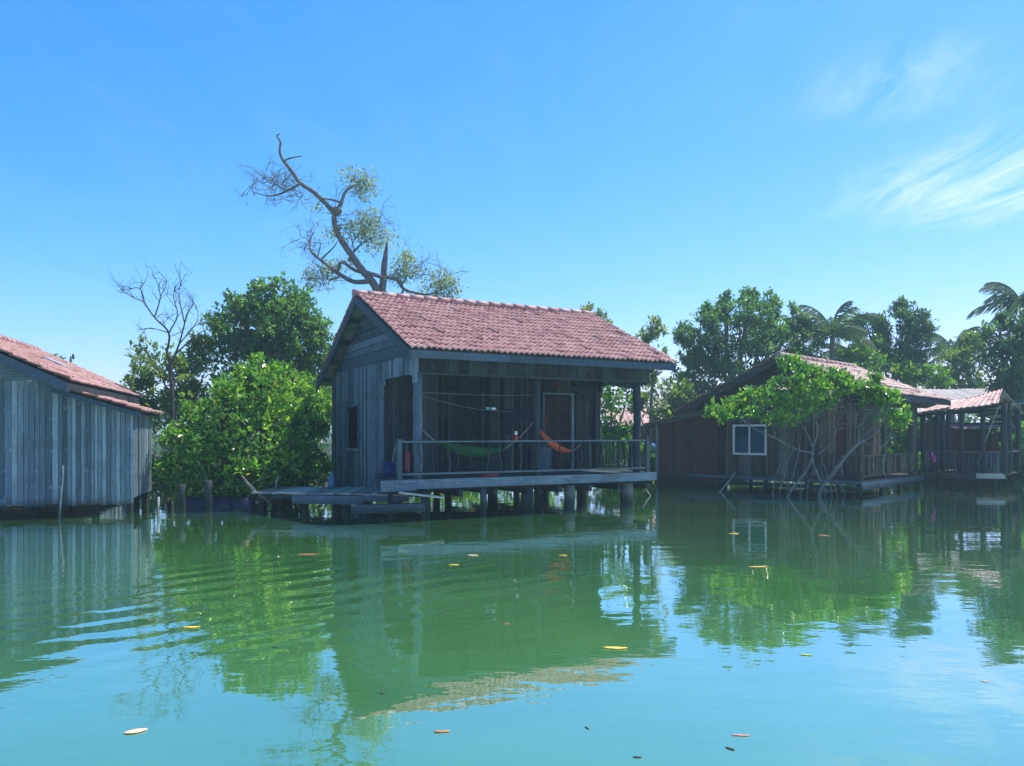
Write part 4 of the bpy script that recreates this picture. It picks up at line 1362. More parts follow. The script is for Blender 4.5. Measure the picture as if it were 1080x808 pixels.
mb.beam(Vector((14.72, 24.35, PZ - .05)), Vector((15.42, 24.0, PZ - .05)), .05, .16, .8)
mb.build('pale_edge_board', M['pale_x'], PV, world=True)
def rz(p):
    """underside height of the roof above a point (rough plane through the tile slope)"""
    nrm = (e1 - e0).cross(t0 - e0); k = nrm.dot(e0)
    return (k - nrm.x * p.x - nrm.y * p.y) / nrm.z
posts = [(A0, .09), (A0.lerp(A1, .28), .06), (A0.lerp(A1, .52), .055), (A0.lerp(A1, .80), .07), (A1 + Vector((.12, -.05, 0)), .085), (A1.lerp(A2, .5), .08), (A2, .08), (A3, .08), (A0.lerp(A3, .5), .07)]
for p, r_ in posts:
    zt = min(max(rz(p) - .05, 2.2), 2.75)
    mb = MB(); P = wob((p.x, p.y, PZ), (p.x, p.y, zt), 5, .02); mb.tube(P, [r_ * random.uniform(.9, 1.1) for _ in P], 8, .4, jitter=.06)
    mb.build('post', M['dark_z'], PV, world=True)
mb = MB(); mb.beam(A0 + Vector((0, 0, 1.95)), A1 + Vector((.12, -.05, 2.02)), .08, .12, .4); mb.build('beam', M['dark_x'], PV, world=True)
mb = MB()
mb.beam(A0 + Vector((0, 0, .70)), A1 + Vector((0, 0, .70)), .06, .05, .6)
mb.beam(A1 + Vector((0, 0, .70)), A2 + Vector((0, 0, .70)), .06, .05, .6)
rl = mb.build('railing', M['brown_x'], PV, world=True)
for i in range(22):
    f = (i + .5) / 22
    p = A0.lerp(A1, f)
    mb = MB(); mb.tube(wob((p.x, p.y, PZ), (p.x, p.y, PZ + .68), 4, .02), random.uniform(.02, .042), 6, tn(.1, .9), jitter=.1)
    o = mb.build('baluster', M['grey_z' if f > .74 else 'dark_z'], PV, world=True); o.parent = rl
for i in range(6):
    p = A0.lerp(A1, (i + .3) / 5.6)
    mb = MB(); mb.tube(wob((p.x + .02, p.y + .06, -.7), (p.x, p.y + .06, PZ - .04), 3, .01), .06, 8, .4); mb.build('stilt', M['dark_z'], PV, world=True)
mb = MB(); mb.tube([A0.lerp(A1, .62) + Vector((.5, .5, .03)), A0.lerp(A1, .8) + Vector((.1, .1, 1.0)), A0.lerp(A1, .98) + Vector((0, 0, 2.1))], [.03, .03, .025], 6)
o = mb.build('propped_pole', M['rope']); tag(o, 'pale crooked pole propped between the pavilion floor and its roof', 'pole')
mb = MB(); c = A0.lerp(A1, .12) + Vector((.0, -.07, .5))
mb.prism([c + Vector(v) for v in ((-.05, 0, .16), (.02, 0, .18), (.10, 0, .05), (.12, 0, -.12), (.05, 0, -.16), (-.02, 0, 0))], (.0, .035, 0))
o = mb.build('hanging_cloth', M['pink_cloth']); tag(o, 'small bright pink cloth hung at the pavilion railing', 'cloth')

# maroon cabin seen through the pavilion, with grey roof above
CB = thing('maroon_cabin', 'maroon cabin with grey-red corrugated roof standing behind the open pavilion', 'cabin', (18.4, 31.0, 0))
mb = MB()
board_wall(mb, 'x', 29.4, 16.4, 19.4, .3, 2.15, .03, (.2, .28), tone=(.2, .8), out=-1)
board_wall(mb, 'y', 16.4, 29.45, 33, .3, 2.2, .03, (.2, .3), tone=(.2, .8), out=-1)
board_wall(mb, 'y', 19.4, 29.45, 33, .3, 2.2, .03, (.2, .3), tone=(.2, .8), out=1)
mb.build('wall', M['maroon_z'], CB, world=True)
rf = MB()
tile_roof(rf, (15.9, 28.9, 2.85), (19.6, 28.9, 2.85), (15.9, 31.4, 3.58), (19.6, 31.4, 3.58), .20, .9, .026, .014)
tile_roof(rf, (19.6, 33.8, 2.85), (15.9, 33.8, 2.85), (19.6, 31.4, 3.58), (15.9, 31.4, 3.58), .20, .9, .026, .014)
rf.build('roof', M['tile_grey'], CB, world=True)
rf = MB(); tile_roof(rf, (16.3, 28.3, 1.92), (19.5, 28.3, 1.92), (16.3, 29.35, 2.10), (19.5, 29.35, 2.10), .16, .6, .02, .014)
rf.build('awning', M['tile'], CB, world=True)
mb = MB()
for (x, y) in ((16.45, 29.4), (19.35, 29.4), (16.45, 33), (19.35, 33), (16.0, 28.95), (19.5, 28.95)):
    mb.box((x - .05, y - .05, .0), (x + .05, y + .05, 2.82), .4)
mb.build('frame', M['dark_z'], CB, world=True)

# far red roof between the houses
FH = thing('red_roofed_house', 'red corrugated roof of a low house half hidden by leaves, behind the verandah corner', 'house', (6.4, 37.5, 0))
mb = MB()
board_wall(mb, 'x', 37.0, 4.9, 9.5, .3, 2.1, .03, (.2, .3), tone=(.2, .8), out=-1)
board_wall(mb, 'y', 4.9, 37.05, 40.5, .3, 2.1, .03, (.2, .3), tone=(.2, .8), out=-1)
mb.build('wall', M['maroon_z'], FH, world=True)
rf = MB()
tile_roof(rf, (4.6, 36.4, 2.10), (7.1, 36.4, 2.10), (4.6, 38.8, 3.02), (7.1, 38.8, 3.02), .22, 1.2, .03, .012)
tile_roof(rf, (7.15, 36.6, 2.30), (9.9, 36.6, 2.30), (7.15, 39.0, 3.22), (9.9, 39.0, 3.22), .22, 1.2, .03, .012)
rf.build('roof', M['tile_old'], FH, world=True)
for (x, y) in ((5.0, 36.9), (9.4, 36.9), (5, 40.4), (9.4, 40.4)):
    mb = MB(); mb.box((x - .06, y - .06, -.3), (x + .06, y + .06, 2.0), .4); mb.build('post', M['dark_z'], FH, world=True)

t = thing('water_tank', 'round blue plastic water tank on the plank walkway behind the verandah', 'tank', (5.05, 29.3, .35))
mb = MB(); mb.lathe([(.40, 0), (.46, .03), (.46, .28), (.44, .30), (.46, .32), (.46, .60), (.44, .62), (.46, .64), (.46, .90), (.36, 1.02), (.16, 1.08)], (5.05, 29.3, .352), 26)
mb.build('body', M['tank_blue'], t, world=True)
mb = MB(); mb.lathe([(.17, 1.06), (.19, 1.08), (.19, 1.13), (.05, 1.16)], (5.05, 29.3, .352), 18); mb.build('lid', M['navy_plastic'], t, world=True)
WK = thing('plank_walkway', 'narrow dark plank walkway on stilts between the two houses', 'walkway', (5.0, 27.9, 0))
mb = MB()
for i in range(24):
    x = 3.4 + i * .155
    mb.box((x, 28.4, .31), (x + .145, 30.1, .348), tn(.1, .9))
mb.build('decking', M['brown_y'], WK, world=True)
mb = MB(); mb.box((3.4, 28.36, .18), (7.1, 28.42, .308), .5); mb.build('edge_beam', M['dark_x'], WK, world=True)
mb = MB(); mb.beam((3.5, 28.45, 1.42), (7.0, 28.45, 1.45), .06, .09, .5); mb.beam((3.5, 28.45, .85), (7.0, 28.45, .86), .05, .06, .5); mb.build('rail', M['dark_x'], WK, world=True)
for x in (3.5, 4.65, 5.8, 6.95):
    mb = MB(); mb.tube(wob((x, 28.5, -.7), (x, 28.5, 1.5), 5, .01), .06, 8, .4); mb.build('post', M['dark_z'], WK, world=True)

# dark drums lying in the shade under the bush
drums = [(-6.15, 17.75, 'half-sunk navy drum under the bush, the one beside the thick dark post'), (-5.75, 17.9, None), (-5.15, 17.7, None)]
names = ['half-sunk navy plastic drum under the green bush beside the thick dark post', 'half-sunk navy plastic drum in the middle of three under the green bush', 'half-sunk navy plastic drum under the green bush next to the landing stage']
for (px, lab) in zip((207, 233, 258), names):
    c = at(px, 534, 17.7); c.z = .03
    t = thing('plastic_drum', lab, 'drum', c, 0, 'navy drums under the bush')
    mb = MB(); ax = Vector((1, .25 * random.uniform(-1, 1), .05))
    mb.lathe([(.20, -.28), (.245, -.26), (.25, -.12), (.262, -.10), (.25, -.08), (.25, .08), (.262, .10), (.25, .12), (.245, .26), (.20, .28)], c, 22, axis=ax)
    mb.build('body', M['navy_plastic'], t, world=True)
    mb = MB(); q = ax.normalized(); mb.lathe([(.03, 0), (.03, .03)], c + q * .28 + Vector((0, 0, .12)), 12, axis=ax); mb.build('cap', M['white'], t, world=True)

# ================================================================== trees
# the big bush with stilt roots between the houses
def bush(name, label, clumps, n, size, leaf, seed, roots, group=None, cat='bush', barkm='bark_dark', strays=16, **kw):
    random.seed(seed)
    cx = sum(c[0] for c in clumps) / len(clumps); cy = sum(c[1] for c in clumps) / len(clumps)
    t = thing(name, label, cat, (cx, cy, 0), 0, group)
    mb = MB()
    for c in clumps:
        e = Vector(c[:3])
        for k in range(roots):
            a = random.uniform(0, 6.28); rr = random.uniform(.2, 1.0)
            b = Vector((cx + (c[0] - cx) * .7 + math.cos(a) * rr, cy + (c[1] - cy) * .7 + math.sin(a) * rr * .7, -.4))
            m = b.lerp(e, .45) + Vector((random.uniform(-.25, .25), random.uniform(-.2, .2), random.uniform(0, .3)))
            limb(mb, [b, m, e, e + Vector((random.gauss(0, .4) * c[3], random.gauss(0, .4) * c[4], c[5] * .75))], [.045, .04, .028, .008], 6, 3)
    mb.build('trunk', M[barkm], t, world=True)
    lb = MB(); leaf_cloud(lb, stray(clumps, strays, seed), n, size, seed, **kw)
    lb.build('crown', M[leaf], t, world=True)
    return t


bush('mangrove_bush', 'large bright green mangrove bush overhanging the water between plank house and stilt house',
     [pc(272, 420, 18.9, 42, 34, 50), pc(228, 462, 18.5, 34, 36, 50), pc(270, 468, 18.9, 54, 50, 60), pc(305, 458, 20.6, 30, 42, 45), pc(322, 430, 23.4, 30, 36, 45), pc(190, 498, 18.2, 26, 22, 36), pc(245, 497, 18.5, 62, 28, 55), pc(316, 495, 20.5, 30, 30, 45), pc(276, 394, 19.2, 22, 15, 24), pc(248, 412, 19.0, 18, 14, 22), pc(308, 408, 21.0, 20, 16, 24), pc(190, 462, 18.4, 16, 16, 22), pc(210, 436, 18.6, 12, 12, 18)],
     30000, .135, 'leaf_bright', 21, 4, per=5, hole=-.07, shell=.45, ratio=.46, strays=70, tone_lo=.0, tone_hi=1.05, freq=1.3, spread=1.3)
tree('broad_leaved_tree', 'tall rounded green tree rising behind the bright bush and beside the stilt house gable', 'tree', (-7.3, 25.0, .1), 2.2,
     [pc(300, 345, 25, 48, 42), pc(258, 345, 25.2, 40, 34), pc(290, 318, 25, 36, 24), pc(325, 372, 25.5, 34, 40), pc(250, 385, 25.5, 40, 34), pc(300, 395, 25.5, 50, 30)],
     20000, .155, 'leaf_mid', 31, .14, tone_lo=.05, tone_hi=1.0, shell=.45, hole=-.06, freq=1.0, strays=50, spread=1.3)
tree('yellowish_tree', 'sparse yellowish-green tree behind the plank house lean-to, around the bare dead tree', 'tree', (-10.4, 24.0, .1), 2.0,
     [pc(165, 385, 24, 30, 26), pc(195, 405, 24, 26, 32), pc(145, 405, 24, 18, 18), pc(210, 372, 24.5, 16, 22), pc(185, 430, 23.6, 30, 26)],
     3600, .17, 'leaf_yellow', 33, .08, hole=.0, shell=.25, freq=1.1, strays=14)

# dead bare tree
t = thing('dead_tree', 'leafless dead tree with forked dark twigs behind the plank house', 'tree', (-9.7, 22.3, 0))
def zb(x, y, dy=0.0):
    return at(x / 2.886, 280 + y / 2.886, 22.3 + dy)
random.seed(4)
mb = MB()
base = zb(520, 470); base.z = -.3
limb(mb, [base, zb(524, 400), zb(520, 350), zb(519, 300), zb(508, 262)], [.075, .065, .055, .05, .042], 7)
segs = [([(508, 262), (514, 205), (470, 158), (440, 112), (425, 70), (392, 72)], .034), ([(470, 158), (488, 95), (474, 40)], .022), ([(514, 205), (540, 152), (528, 95), (535, 60)], .022),
        ([(519, 300), (545, 240), (570, 150), (592, 112)], .034), ([(562, 175), (545, 92), (552, 45)], .022), ([(530, 275), (590, 218), (632, 192)], .026), ([(545, 240), (600, 170), (598, 125)], .02), ([(440, 112), (400, 95), (375, 78)], .016),
        ([(488, 95), (505, 60), (500, 35)], .014), ([(514, 205), (455, 190), (432, 205)], .016)]
for k, (s, r_) in enumerate(segs):
    dy = random.uniform(-.6, .6)
    P = [zb(x, y, dy * i / (len(s) - 1)) for i, (x, y) in enumerate(s)]
    limb(mb, P, [r_ * (1 - .75 * i / (len(P) - 1)) for i in range(len(P))], 6)
    for i in range(1, len(P)):
        for _ in range(2):
            d = (P[i] - P[i - 1]).normalized() + Vector((random.gauss(0, .6), random.gauss(0, .6), .25))
            twig(mb, P[i - 1].lerp(P[i], random.uniform(.3, 1)), d, random.uniform(.3, .7), .010, 2, .6, 2)
mb.build('trunk', M['bark_dark'], t, world=True)

# the tall half-bare leaning tree
t = thing('tall_leaning_tree', 'tall half-bare tree with leaning forked limbs and a broken stump rising behind the red roof', 'tree', (-4.67, 28.5, 0))
TY = 28.5
def zt(x, y, dy=0.0):
    return at(240 + x / 4.038, 130 + y / 4.038, TY + dy)
S = TY / F / 4.038
random.seed(9)
mb = MB()
b0_ = zt(655, 730)
limb(mb, [Vector((b0_.x + .15, TY, -.3)), Vector((b0_.x + .05, TY, 3)), b0_ + Vector((0, 0, .1))], [.34, .30, .24], 10)
limb(mb, [zt(655, 740), zt(664, 660), zt(668, 600), zt(676, 540), zt(680, 503)], [17 * S, 15 * S, 13 * S, 8 * S, 2.5 * S], 9)
def br(pts, rads, dy=0.0, d0=0.0):
    n = len(pts)
    P = [zt(x, y, d0 + dy * i / (n - 1)) for i, (x, y) in enumerate(pts)]
    rr = [rads[0] + (rads[1] - rads[0]) * i / (n - 1) for i in range(n)]
    limb(mb, P, [max(.008, r * S) for r in rr], 7)
    return P
br([(645, 735), (620, 680), (565, 615), (520, 550), (480, 490), (455, 430), (456, 380)], (18, 10), -1.0)
mb.lathe([(.02, -.18), (.5 * .16 * 2.4, -.08), (.22, .02), (.18, .12), (.03, .18)], zt(462, 376, -1.0), 9)
A = br([(456, 380), (420, 345), (370, 295), (310, 255), (270, 200), (235, 155), (222, 120), (225, 80), (210, 55), (222, 45)], (11, 2.2), -.6, -1.0)
br([(240, 160), (270, 148), (317, 140)], (4.5, 2), -.1, -1.4)
br([(465, 378), (485, 340), (500, 295), (530, 270), (560, 262)], (10, 3), .7, -1.0)
br([(485, 338), (440, 325), (400, 320)], (6, 2.5), -.3, -.9)
B = br([(310, 257), (250, 290), (180, 310), (100, 290)], (6, 1.2), .3, -1.25)
br([(400, 320), (385, 345)], (2.5, 1), 0, -1.2)
C_ = br([(610, 672), (540, 675), (480, 645), (420, 600), (370, 560), (350, 530), (355, 490), (370, 460)], (11, 2), .9, -.2)
br([(400, 578), (450, 530), (470, 500)], (4.5, 1.6), .2, .5)
br([(385, 565), (395, 520), (390, 490)], (3, 1.2), -.2, .5)
br([(355, 520), (335, 490), (315, 488)], (2.5, 1), .1, .6)
br([(470, 640), (475, 610), (490, 592), (540, 625), (575, 635)], (6, 8), -.3, .3)
br([(480, 650), (440, 665), (400, 650)], (4, 1.5), .2, .3)
br([(575, 632), (640, 650), (660, 660)], (9, 9), .1, -.3)
D_ = br([(680, 656), (720, 665), (750, 705), (790, 720), (850, 730), (890, 718), (935, 700)], (9, 2.5), .8)
br([(750, 705), (740, 735)], (5, 4), .1, .3)
br([(740, 690), (765, 650), (760, 610)], (4, 1.5), .3, .2)
br([(520, 585), (540, 545), (590, 500), (640, 480)], (6, 2), .7, -.5)
br([(540, 545), (530, 500), (525, 470)], (3, 1.2), .1, -.3)
br([(590, 500), (575, 440), (560, 400)], (3, 1.2), .2, 0)
br([(515, 585), (525, 560)], (5, 4), .1, -.5)
for (cx, cy, sx_, sy_, n, dd) in ((205, 260, 90, 50, 46, -1.1), (290, 310, 40, 35, 10, -1.1), (350, 510, 40, 45, 16, .6), (400, 640, 60, 50, 16, .6), (560, 250, 50, 40, 14, -.4), (590, 440, 80, 70, 22, 0), (780, 630, 80, 55, 20, .4), (890, 690, 55, 45, 18, .7), (470, 420, 30, 40, 8, -.8)):
    for _ in range(n):
        x, y = cx + max(-1, min(1, random.gauss(0, .5))) * sx_, cy + max(-1, min(1, random.gauss(0, .5))) * sy_
        p = zt(x, y, dd + random.uniform(-.5, .5))
        twig(mb, p, Vector((random.gauss(-.3 if cx < 400 else .3, .8), random.gauss(0, .6), random.gauss(.1, .6))), random.uniform(.35, .8), .013, 2, .7, 3)
mb.build('trunk', M['bark_grey'], t, world=True)
def zc(x, y, rx, ry, dd):
    p = zt(x, y, dd)
    return (p.x, p.y, p.z, rx * S * 1.22, rx * S * 1.1, ry * S * 1.22)
lb = MB()
leaf_cloud(lb, stray([zc(545, 235, 66, 42, -.4), zc(580, 285, 40, 30, -.4), zc(590, 410, 55, 40, 0), zc(600, 475, 75, 42, 0), zc(640, 520, 45, 26, .2), zc(520, 470, 42, 45, -.3), zc(440, 475, 30, 24, .4), zc(390, 345, 16, 18, -1.1), zc(760, 610, 72, 46, .4), zc(740, 650, 40, 30, .3), zc(905, 670, 72, 45, .8), zc(950, 700, 36, 44, .8), zc(400, 640, 58, 44, .6), zc(370, 680, 35, 24, .6), zc(480, 600, 40, 20, .2), zc(860, 735, 70, 22, .7)], 60, 5, r=(.15,.4), out=(.5,1.15)),
           5000, .115, 77, hole=.0, shell=.3, freq=1.6, spread=1.4, up=.1, per=4, loose=1.2, rag=.3, tone_lo=.1, tone_hi=.95)
lb.build('crown', M['leaf_olive'], t, world=True)

# trees behind the verandah
tree('leafy_bush_tree', 'bright yellow-green leafy tree seen through the open verandah corner', 'tree', (3.4, 26.6, 0), 1.2,
     [pc(650, 415, 26.5, 26, 24), pc(644, 452, 26.3, 24, 28), pc(665, 405, 26.8, 20, 18), pc(640, 485, 26.3, 22, 22), pc(672, 480, 27.2, 16, 12), pc(620, 400, 27, 20, 26)],
     5200, .17, 'leaf_bright', 41, .07, shell=.3, hole=-.05, strays=14)
tree('slender_sapling', 'slender sparse sapling standing free against the sky right of the red roof', 'tree', (5.15, 28.0, 0), 4.0,
     [pc(688, 345, 28, 12, 16), pc(692, 372, 28, 12, 16), pc(684, 395, 28, 14, 14), pc(697, 415, 28, 12, 18), pc(681, 360, 28, 7, 12)],
     900, .19, 'leaf_olive', 43, .05, shell=.2, hole=.02, lean=.8, strays=8, freq=1.3)
tree('distant_tree', 'pale tree top just showing above the end of the red roof ridge', 'tree', (3.3, 34.0, 0), 4.2,
     [pc(621, 333, 34, 13, 10), pc(630, 345, 34, 14, 12), pc(612, 348, 34, 14, 12)], 1300, .2, 'leaf_olive', 44, .08, hole=-.02)
tree('undergrowth_bush', 'dark leafy bush behind the stilts under the verandah', 'bush', (0.6, 26.0, 0), .6,
     [pc(590, 498, 25.8, 36, 20), pc(540, 500, 25.5, 40, 18), pc(480, 500, 26, 50, 18), pc(650, 500, 26.5, 30, 16), pc(420, 490, 26, 50, 26)], 5200, .17, 'leaf_bright', 45, .05, hole=-.1, shell=.3, tone_hi=.9)
tree('large_spreading_tree', 'large dense grey-green tree with upright shoots behind the brown waterside house', 'tree', (10.2, 35.0, .2), 2.5,
     [pc(745, 365, 35, 32, 34), pc(780, 350, 35, 46, 40), pc(825, 362, 35.5, 34, 34), pc(735, 402, 35, 32, 34), pc(775, 405, 34.5, 52, 40), pc(845, 378, 36, 24, 30), pc(722, 430, 34.5, 22, 26),
      pc(765, 325, 35, 9, 16), pc(790, 318, 35.2, 9, 16), pc(815, 322, 35, 10, 16), pc(838, 335, 35.5, 9, 14), pc(748, 335, 34.8, 10, 14)],
     30000, .17, 'leaf_mid', 51, .2, shell=.4, hole=-.07, freq=.8, strays=90, spread=1.3, tone_lo=.05, tone_hi=1.0)
tree('slim_crowned_tree', 'dark dense tree with two rounded crowns behind the ridge of the brown house', 'tree', (18.0, 37.0, .3), 3.6,
     [pc(955, 340, 37, 26, 20), pc(945, 365, 37, 20, 22), pc(972, 355, 37, 16, 18), pc(915, 345, 37.2, 16, 14), pc(922, 365, 37.2, 12, 16), pc(960, 385, 37, 20, 16)],
     9500, .18, 'leaf_dark', 53, .11, shell=.35, hole=-.1, strays=22)
tree('shrubby_tree', 'sunlit green shrubs massed low behind the tiled strip of the brown house', 'bush', (17.6, 36.0, .3), 1.4,
     [pc(905, 385, 36, 26, 22), pc(945, 400, 36, 30, 22), pc(985, 405, 36, 20, 24), pc(880, 395, 36, 22, 20), pc(925, 370, 36.5, 10, 16), pc(900, 362, 36.5, 8, 14)],
     8000, .18, 'leaf_bright', 54, .08, shell=.35, hole=-.1)
tree('yellow_green_shrub', 'yellow-green bushy tree filling the gap between the palm and the big dark tree', 'tree', (22.0, 38.0, .3), 2.0,
     [pc(1010, 385, 38, 20, 18), pc(1025, 405, 38, 18, 16), pc(1000, 408, 37.5, 16, 12), pc(1025, 365, 38.2, 10, 14)],
     3600, .2, 'leaf_yellow', 55, .08, hole=-.1, shell=.3)
tree('big_dark_tree', 'tall dark broad-leaved tree overhanging the pavilion at the edge of view', 'tree', (19.3, 29.8, .2), 2.4,
     [pc(1056, 358, 29.5, 24, 22), pc(1078, 350, 30, 30, 30), pc(1062, 392, 29.5, 32, 30), pc(1095, 390, 30, 36, 40), pc(1070, 425, 29.8, 26, 24), pc(1100, 440, 30, 34, 34)],
     13000, .17, 'leaf_dark', 56, .16, shell=.4, hole=-.1, strays=26)
tree('waterside_bush', 'dark bush at the water behind the end of the pavilion deck', 'bush', (18.6, 27.6, 0), .8,
     [pc(1072, 470, 27.6, 20, 24), pc(1090, 490, 27.2, 26, 26), pc(1066, 498, 27.4, 12, 16), pc(1100, 455, 28, 24, 30)], 4200, .18, 'leaf_mid', 57, .06, shell=.35, hole=-.1)
tree('sunlit_bush', 'sunlit yellow-green bush seen between the brown house corner and the pavilion posts', 'bush', (17.1, 32.6, 0), .8,
     [pc(985, 458, 31.5, 20, 18), pc(1000, 476, 31, 16, 18), pc(972, 478, 31.5, 20, 20), pc(960, 455, 33, 22, 20)], 2600, .18, 'leaf_bright', 63, .06, hole=-.15, shell=.25)
tree('shore_bush', 'green bush at the shore glimpsed through the corner verandah of the brown house', 'bush', (13.4, 29.0, 0), .8,
     [pc(940, 450, 29, 30, 26), pc(915, 470, 29, 30, 26), pc(950, 485, 28.5, 30, 20), pc(900, 495, 28.5, 36, 16)], 3600, .18, 'leaf_mid', 64, .06, hole=-.25, shell=.2)
tree('undergrowth_bush', 'low dark bush at the shore behind the stilts of the brown house', 'bush', (9.5, 31.0, 0), .5,
     [pc(800, 498, 31, 60, 18), pc(880, 500, 31, 50, 18), pc(740, 498, 31, 40, 18)], 3000, .2, 'leaf_dark', 65, .05, hole=-.25, shell=.2, strays=4)
tree('back_thicket_tree', 'mid-green tree low behind the stilt house roof end and the sapling', 'tree', (5.6, 33.0, .2), 1.6,
     [pc(700, 440, 33, 26, 16), pc(672, 420, 34, 12, 14), pc(715, 418, 33, 20, 18)], 2600, .2, 'leaf_yellow', 58, .07, shell=.3, hole=-.02)
for k, (px, Y_, lab) in enumerate(((60, 25.5, 'low dark bush seen between the stilts of the plank house'), (175, 24.5, 'low dark bush at the shore behind the two thick mooring posts'), (265, 24.0, 'low dark bush at the shore behind the navy drums'), (335, 25.5, 'low dark bush at the shore behind the landing stage'))):
    tree('undergrowth_bush', lab, 'bush', (at(px, 500, Y_).x, Y_, 0), .5, [pc(px, 500, Y_, 46, 26), pc(px - 34, 512, Y_ - .3, 30, 16), pc(px + 34, 508, Y_ + .3, 34, 20)], 2600, .17, 'leaf_mid', 70 + k, .05, hole=-.2, shell=.2, strays=4)
tree('reed_bush', 'bright little bush beside the blue water tank under the verandah rail', 'bush', (5.3, 27.2, 0), .7,
     [pc(680, 492, 27.2, 14, 10), pc(690, 498, 27.2, 12, 9), pc(672, 505, 27, 10, 8)], 1000, .17, 'leaf_bright', 59, .04, hole=-.1, shell=.2, strays=4)
tree('roundish_tree', 'green tree standing at the shore far behind the plank house', 'tree', (-19.0, 31.0, .2), 2.2,
     [pc(40, 405, 31, 46, 26), pc(-20, 400, 31.5, 50, 30), pc(95, 425, 30.5, 40, 20)], 5200, .22, 'leaf_mid', 60, .14, hole=-.1)
tree('shore_tree', 'green tree low behind the dead tree and bright bush', 'tree', (-8.5, 29.0, .2), 1.8,
     [pc(300, 420, 29, 60, 30), pc(230, 430, 29, 50, 26), pc(370, 430, 29.5, 50, 30), pc(160, 440, 29, 50, 22)], 5600, .22, 'leaf_dark', 61, .1, hole=-.12)
tree('shore_tree', 'dark green tree hidden mostly behind the main red roof', 'tree', (-2.0, 31.0, .2), 1.8,
     [pc(450, 425, 31, 56, 34), pc(530, 430, 31, 56, 32), pc(600, 430, 31.5, 44, 30)], 5000, .22, 'leaf_dark', 62, .1, hole=-.12)

# palms
def palm(label, px, py, Y, n, flen, seed, lean=0.0, up=.55):
    random.seed(seed)
    c = at(px, py, Y)
    base = Vector((c.x - lean, Y + .2, .2))
    t = thing('coconut_palm', label, 'palm', base, 0, 'coconut palms behind the far houses')
    mb = MB(); limb(mb, [base - Vector((0, 0, .3)), base.lerp(c, .5) + Vector((-.15 * lean, 0, 0)), c], [.17, .12, .11], 9); mb.build('trunk', M['bark_grey'], t, world=True)
    for i in range(n):
        a = i * 2.399 + random.uniform(-.3, .3)
        el = up + (1 - 2 * i / n) * .75 + random.uniform(-.1, .1)
        h = Vector((math.cos(a), math.sin(a), 0))
        ln = flen * random.uniform(.8, 1.1)
        P = []
        p = c.copy(); ang = el
        for k in range(9):
            P.append(p.copy())
            p = p + (h * math.cos(ang) + Vector((0, 0, math.sin(ang)))) * ln / 8
            ang -= (.09 + .03 * k) * random.uniform(.8, 1.2)
        mb = MB(); mb.tube(P, [.03 - .003 * k for k in range(9)], 5, .8, cap=False)
        sd_ = Vector((-h.y, h.x, 0))
        tone = tn(.1, .9)
        for k in range(34):
            f = .12 + .86 * k / 33
            q = f * 8; j = min(int(q), 7); o = P[j].lerp(P[j + 1], q - j)
            d = (P[j + 1] - P[j]).normalized()
            ll = ln * .30 * math.sin(math.pi * (.22 + .70 * f)) + .08
            for s in (-1, 1):
                tip = o + (d * .75 + sd_ * s * .42 + Vector((random.gauss(0, .08), random.gauss(0, .08), -.50 - random.uniform(0, .35)))).normalized() * ll
                wd = d * .028
                b = len(mb.v)
                mb.v += [o - wd, o + wd, o.lerp(tip, .6) + wd * .9, tip, o.lerp(tip, .6) - wd * .9]
                mb.face((b, b + 1, b + 2, b + 3, b + 4), min(.98, max(0, tone + random.uniform(-.2, .2))))
        mb.build('frond', M['palm'], t, world=True)


palm('coconut palm with upright fronds rising behind the peak of the brown house', 878, 356, 35.5, 15, 2.3, 3, .0, .75)
palm('drooping coconut palm leaning low over the tiled strip of the brown house', 903, 378, 38, 12, 2.3, 5, .3, .25)
palm('pale coconut palm between the two-crowned tree and the big dark tree', 1006, 372, 43, 16, 2.5, 7)
palm('tall coconut palm topping the big dark tree beside the pavilion', 1078, 322, 34, 16, 2.1, 8)

# the small mangrove in front of the brown house
t = thing('small_mangrove', 'small bright mangrove tree with bare pale roots in front of the brown waterside house', 'tree', at(868, 520, 21.6))
random.seed(14)
MY = 21.4
def q(px, py, d=0.0):
    return at(px, py, MY + d)
mb = MB()
def lb_(pts, r0, r1, dy=0.0, d0=0.0):
    n = len(pts)
    P = [q(x, y, d0 + dy * i / (n - 1)) for i, (x, y) in enumerate(pts)]
    limb(mb, P, [.78 * (r0 + (r1 - r0) * i / (n - 1)) for i in range(n)], 7)
lb_([(862, 530), (868, 512), (880, 497), (893, 480), (905, 468), (912, 464)], .085, .055, -.1)
lb_([(905, 468), (906, 455), (903, 442), (908, 430)], .04, .018, .2)
lb_([(910, 465), (925, 455), (932, 440), (940, 425)], .04, .015, -.4)
lb_([(910, 466), (928, 471), (938, 462), (942, 448)], .03, .014, -.2)
lb_([(912, 462), (925, 440), (930, 415), (925, 400)], .03, .012, .3)
lb_([(872, 520), (862, 500), (856, 482), (858, 470)], .06, .03, .2)
lb_([(826, 531), (838, 512), (852, 494), (857, 478)], .05, .035, .2, -.3)
lb_([(858, 478), (840, 474), (818, 462), (795, 452), (780, 440)], .04, .014, -.3, .1)
lb_([(858, 474), (850, 455), (838, 435), (832, 410)], .035, .014, .3)
lb_([(857, 474), (862, 455), (858, 430), (850, 400), (842, 385)], .035, .012, .1)
lb_([(818, 462), (812, 440), (800, 425)], .02, .01, -.1)
lb_([(862, 480), (878, 465), (885, 440), (890, 415)], .03, .012, .3)
